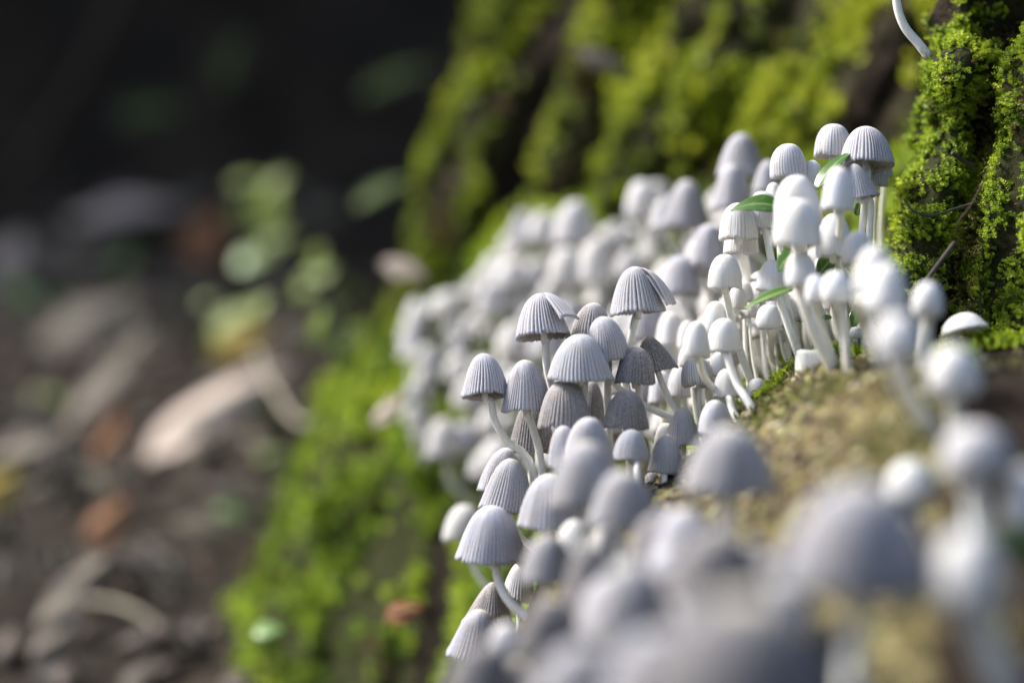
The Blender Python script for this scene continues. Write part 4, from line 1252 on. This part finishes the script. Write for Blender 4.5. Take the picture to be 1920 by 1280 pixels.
# dead leaves and scraps on the forest floor
def dead_leaf(label, px, py, length_px, ang, mat, wide=.32, tiltn=(0, -.75, .65), curl=.5, seed=0, d=None, lift=11, group='dead leaves on the forest floor'):
    g = ground_at(px, py)
    c = np.array(g) if d is None else at(px, py, d)
    c = c + np.array([0, -3, lift])
    c = c * (c[1] - 0) / c[1]
    L = length_px / 3840 * c[1]
    dirv = np.array([math.cos(math.radians(ang)), 0.25 * math.sin(math.radians(ang)), math.sin(math.radians(ang))])
    dirv /= np.linalg.norm(dirv)
    o = link('dead_leaf', leaf_mesh('dead_leaf', L, L * wide, droop=.30, fold=.05, curl=curl, thick=.5, wav=.10, seed=seed), mat)
    place_leaf(o, c - dirv * L / 2, c + dirv * L / 2, tiltn)
    return tag(o, label, 'dead leaf', group)

dead_leaf('long pale pink dead leaf, curled, lying left of the green moss slope', 405, 875, 350, 38, M_DEAD[0], .34, (-.45, -.75, .5), .6, 1, lift=19)
dead_leaf('broad greyish pink dead leaf arching over a dark hollow', 175, 655, 280, 28, M_DEAD[1], .45, (-.2, -.8, .6), .7, 2)
dead_leaf('pale pink dead leaf lying farthest back in the gloom', 235, 432, 220, 12, M_DEAD[0], .38, (-.2, -.6, .8), .5, 3)
dead_leaf('slanting tan dead leaf leaning below the arched one', 190, 790, 330, 58, M_DEAD[1], .25, (-.4, -.8, .4), .4, 4)
dead_leaf('yellow dead leaf in the middle of the litter', 448, 698, 130, 22, M_DEAD[3], .55, (-.2, -.75, .6), .3, 5)
dead_leaf('mustard dead leaf cut by the left picture edge', 5, 985, 120, 60, M_DEAD[3], .6, (.2, -.75, .6), .3, 6)
dead_leaf('rust orange dead leaf low in the litter', 205, 1050, 120, 65, M_DEAD[2], .6, (-.2, -.85, .5), .3, 7)
dead_leaf('rust brown dead leaf at the back of the litter', 385, 490, 130, 65, M_DEAD[2], .7, (-.2, -.85, .5), .3, 8)
dead_leaf('second rust tinted dead leaf above the orange one', 205, 890, 120, 80, M_DEAD[2], .5, (-.2, -.85, .5), .3, 9)
dead_leaf('pinkish grey dead leaf near the left edge', 60, 910, 170, 30, M_DEAD[1], .5, (0, -.75, .6), .5, 10)
dead_leaf('pink grey dead leaf at the bottom left corner', 140, 1190, 220, 50, M_DEAD[1], .35, (-.2, -.85, .5), .5, 11)
dead_leaf('pink tinted dead leaf touching the green moss low down', 290, 1150, 150, -35, M_DEAD[1], .3, (-.2, -.85, .5), .5, 12)
dead_leaf('peach dead leaf at the left edge above the arched leaf', 20, 530, 110, 70, M_DEAD[0], .6, (0, -.85, .5), .3, 13)
dead_leaf('tan scrap of leaf beside the mushrooms on the far root', 760, 520, 90, -15, M_DEAD[0], .55, (-.2, -.7, .7), .3, 14, d=455, lift=2)
dead_leaf('tan scrap of leaf on the moss slope', 730, 790, 90, 50, M_DEAD[0], .4, (-.4, -.8, .4), .3, 15, d=418, lift=3)
dead_leaf('orange scrap of leaf at the foot of the moss slope', 760, 1170, 80, 20, M_DEAD[2], .6, (-.3, -.8, .5), .3, 16, d=370, lift=3)
dead_leaf('dry tan leaf lodged under the hanging moss', 1130, 115, 110, -20, M_DEAD[1], .4, (-.3, -.7, .6), .5, 17, d=440, lift=0)
r_ = random.Random(5)
litter = []
LITMARKS = [(412, 880, 'pink curled leaf'), (175, 655, 'arched pink leaf'), (235, 432, 'farthest pale leaf'), (448, 698, 'yellow leaf'), (205, 1050, 'rust orange leaf'), (60, 910, 'pinkish edge leaf'), (140, 1190, 'bottom corner leaf'), (520, 430, 'lime leaves'), (330, 1180, 'green moss slope'), (330, 600, 'middle of the litter'), (30, 560, 'peach leaf')]
for k in range(64):
    px, py = r_.uniform(-30, 640), r_.uniform(400, 1270)
    if px > 640 - (py - 560) * .45: continue
    Lp, an, dk, = r_.uniform(70, 160), r_.uniform(0, 180), r_.random() < .75
    dl = dead_leaf('x', px, py, Lp, an, M_DEAD[4] if dk else M_DEAD[1], r_.uniform(.35, .6),
              (r_.uniform(-.4, .3), -.8, r_.uniform(.4, .8)), .4, 100 + k, lift=r_.uniform(2, 8), group='dark decayed leaves in the litter')
    litter.append((dl, '%s %s decayed leaf lying %s by the %s' % ('small' if Lp < 100 else 'large' if Lp > 130 else 'middling', 'dark brown' if dk else 'greyish', 'flat' if an < 35 or an > 145 else 'steeply' if 60 < an < 120 else 'slantwise', near_mark(px, py, LITMARKS)), px, py))
settle_labels(litter)
# small broken bits of leaf, green and brown, too many to count
bit = (np.array([(-.5, 0, 0), (-.1, -.28, .06), (.5, -.05, .12), (.05, .26, .02), (-.5, 0, .04), (-.1, -.28, .1), (.5, -.05, .16), (.05, .26, .06)]), np.array([(0, 3, 2, 1), (4, 5, 6, 7), (0, 1, 5, 4), (1, 2, 6, 5), (2, 3, 7, 6), (3, 0, 4, 7)]))
def litter_material():
    m_, nt, b = new_mat('leaf_litter')
    ta = N(nt, 'ShaderNodeAttribute', attribute_name='tint').outputs['Fac']
    rr = ramp(nt, ta, [(0.0, (0.018, 0.014, 0.012)), (0.3, (0.032, 0.023, 0.018)), (0.5, (0.06, 0.044, 0.034)), (0.62, (0.11, 0.082, 0.066)), (0.70, (0.11, 0.055, 0.03)), (0.78, (0.10, 0.12, 0.035)), (0.9, (0.15, 0.20, 0.04)), (1.0, (0.22, 0.26, 0.08))])
    nt.links.new(rr, b.inputs['Base Color']); b.inputs['Roughness'].default_value = .75
    return m_
bx = rng.uniform(-260, 60, 1000); by = 445 + rng.uniform(0, 1, 1000) ** 1.2 * 520
bz = np.interp(by, gpy, gpz) + rng.uniform(0, 4, 1000)
keep = (path_dist(bx, by) > 10)
bp = np.stack([bx, by, bz], -1)[keep]
bn = np.tile([0, -.55, .8], (len(bp), 1)) + rng.normal(0, .3, (len(bp), 3))
near_ = np.exp(-np.clip(path_dist(bp[:, 0], bp[:, 1]) - 25, 0, 400) / 60)
bt = np.clip(rng.uniform(0, .72, len(bp)) + (rng.uniform(0, 1, len(bp)) < .04 + .35 * near_) * rng.uniform(.1, .6, len(bp)), 0, 1)
moss_object('leaf_litter', bp, bn, rng.uniform(4, 19, len(bp)), bt, [bit], litter_material(), 'broken bits of brown and green leaf strewn over the forest floor', 'leaf litter')

# blurred green leaves and plants in the litter
def far_green(label, px, py, length_px, ang, wide, mat, d=None, lift=8, seed=0):
    c = (np.array(ground_at(px, py)) if d is None else at(px, py, d)) + np.array([0, -6, lift * .3])
    L = length_px / 3840 * c[1]
    dirv = np.array([math.cos(math.radians(ang)), -.2, math.sin(math.radians(ang))]); dirv /= np.linalg.norm(dirv)
    o = link('green_leaf', leaf_mesh('green_leaf', L, L * wide, droop=.3, fold=.1, thick=.3, seed=seed), mat)
    place_leaf(o, c - dirv * L / 2, c + dirv * L / 2, (-.3, -.7, .65))
    tag(o, label, 'leaf', 'blurred green leaves in the litter')
M_LIME = leaf_material('lime_leaf', (0.15, 0.22, 0.02), (0.25, 0.32, 0.045), 0.5, 0.35, 0.3, 60)
M_OLIVE = leaf_material('olive_leaf', (0.035, 0.055, 0.02), (0.07, 0.10, 0.035), 0.8, 0.1, 0.1, 60)
far_green('lime green blurred leaf, topmost one in the litter', 505, 400, 110, 75, .75, M_LIME, 700, seed=1)
far_green('lime green blurred leaf below the topmost one', 520, 465, 80, 30, .6, M_LIME, 680, seed=2)
far_green('lime green blurred leaf nearest the far moss', 590, 540, 100, 40, .55, M_LIME, 600, seed=3)
far_green('long olive blurred leaf pointing at the trunk', 715, 375, 120, 30, .4, M_OLIVE, 560, seed=4)
far_green('dull green blurred leaf in the upper litter', 230, 515, 80, 60, .7, M_PALEGREEN, seed=5)
far_green('greyish green blurred leaf left of the arched dead leaf', 60, 580, 90, -50, .6, M_PALEGREEN, seed=6)
far_green('greyish green blurred leaf over the arched dead leaf', 150, 600, 90, -40, .5, M_PALEGREEN, seed=7)
far_green('pale round blurred leaf glinting in the litter', 475, 500, 70, 20, .8, M_PALEGREEN, 660, seed=8)
far_green('pale green blurred leaf under the pink curled leaf', 445, 980, 80, -20, .6, M_PALEGREEN, 560, seed=9)
far_green('olive blurred leaf in the middle of the litter', 440, 610, 110, 35, .5, M_LIME, 640, seed=10)
far_green('dim green leaf deep in the dark background', 285, 220, 120, 10, .6, M_OLIVE, 930, seed=11)
far_green('dim green leaf high in the dark background', 430, 130, 110, 70, .6, M_OLIVE, 930, seed=12)
far_green('dim long leaf in the dark beside the trunk', 740, 160, 150, 25, .4, M_OLIVE, 800, seed=13)
far_green('bright wet leaf shining low on the moss carpet', 510, 1195, 60, 10, .7, M_PALEGREEN, 398, seed=14)

r2 = random.Random(11)
SMALL = []
for (px, py, dd, nm) in ((505, 400, 690, 'topmost lime leaf'), (520, 465, 672, 'second lime leaf'), (590, 540, 592, 'lime leaf nearest the moss'), (440, 610, 630, 'olive litter leaf'), (640, 660, 500, 'bent tan stalk'), (570, 620, 560, 'yellow leaf')):
    for k in range(4):
        qx, qy = px + r2.gauss(0, 45), py + r2.gauss(0, 40)
        far_green('x', qx, qy, r2.uniform(35, 75), r2.uniform(0, 180), r2.uniform(.45, .8), r2.choice([M_LIME, M_OLIVE, M_OLIVE]), dd + r2.uniform(-25, 10), seed=200 + k)
        SMALL.append((col.objects[-1], 'small blurred sprig leaf scattered by the ' + nm, qx, qy))
settle_labels(SMALL)

# ------------------------------------------------------------------ twigs and dry grass
def strand(name, label, cat, pts, r0, r1, mat, group=None):
    cv = catmull(np.array(pts), 24)
    base = cv[0].copy()
    o = link(name, tube_mesh(name, cv - base, np.linspace(r0, r1, 24), 7), mat)
    o.location = P(*base)
    return tag(o, label, cat, group)
strand('twig', 'short dark broken twig poking out of the moss on the wall', 'twig', [at(1825, 312, 296), at(1805, 301, 295), at(1785, 287, 294)], .35, .28, M_TWIG)
strand('twig', 'thin dark curved twig lying across the mossy wall', 'twig', [at(1697, 375, 298), at(1712, 395, 296.5), at(1745, 405, 296), at(1790, 392, 296), at(1830, 380, 297)], .16, .22, M_TWIG)
strand('twig', 'dark root like twig running down from the wall to the white buttons', 'twig', [at(1790, 455, 292), at(1745, 515, 290), at(1712, 560, 289), at(1670, 600, 291)], .4, .3, M_TWIG)
strand('dry_grass_stalk', 'dry yellow moss strand hanging at the edge of the right buttress', 'grass stalk', [at(1850, 330, 290), at(1820, 385, 288), at(1795, 420, 288), at(1792, 450, 289), at(1806, 470, 289)], .12, .08, M_MOSSDRY)
strand('dry_grass_stalk', 'blurred tan stalk arching between the yellow leaf and the moss', 'grass stalk', [at(480, 660, 560), at(520, 740, 540), at(560, 790, 520), at(620, 790, 500)], .9, .8, M_STRAW)
strand('dry_grass_stalk', 'blurred pale stalk bent over the bottom left litter', 'grass stalk', [at(120, 1125, 500), at(210, 1130, 490), at(280, 1160, 480), at(340, 1215, 470)], .8, .8, M_STRAW)
strand('dry_grass_stalk', 'blurred thin stalk slanting through the middle of the litter', 'grass stalk', [at(270, 900, 640), at(420, 760, 650), at(600, 560, 640), at(640, 520, 640)], .7, .6, M_TWIG)
strand('dry_grass_stalk', 'dim tall stalk slanting up into the dark background', 'grass stalk', [at(20, 360, 900), at(120, 200, 880), at(200, 60, 860), at(240, -40, 850)], 4, 3.2, M_TWIG)

print('WARN', warn)
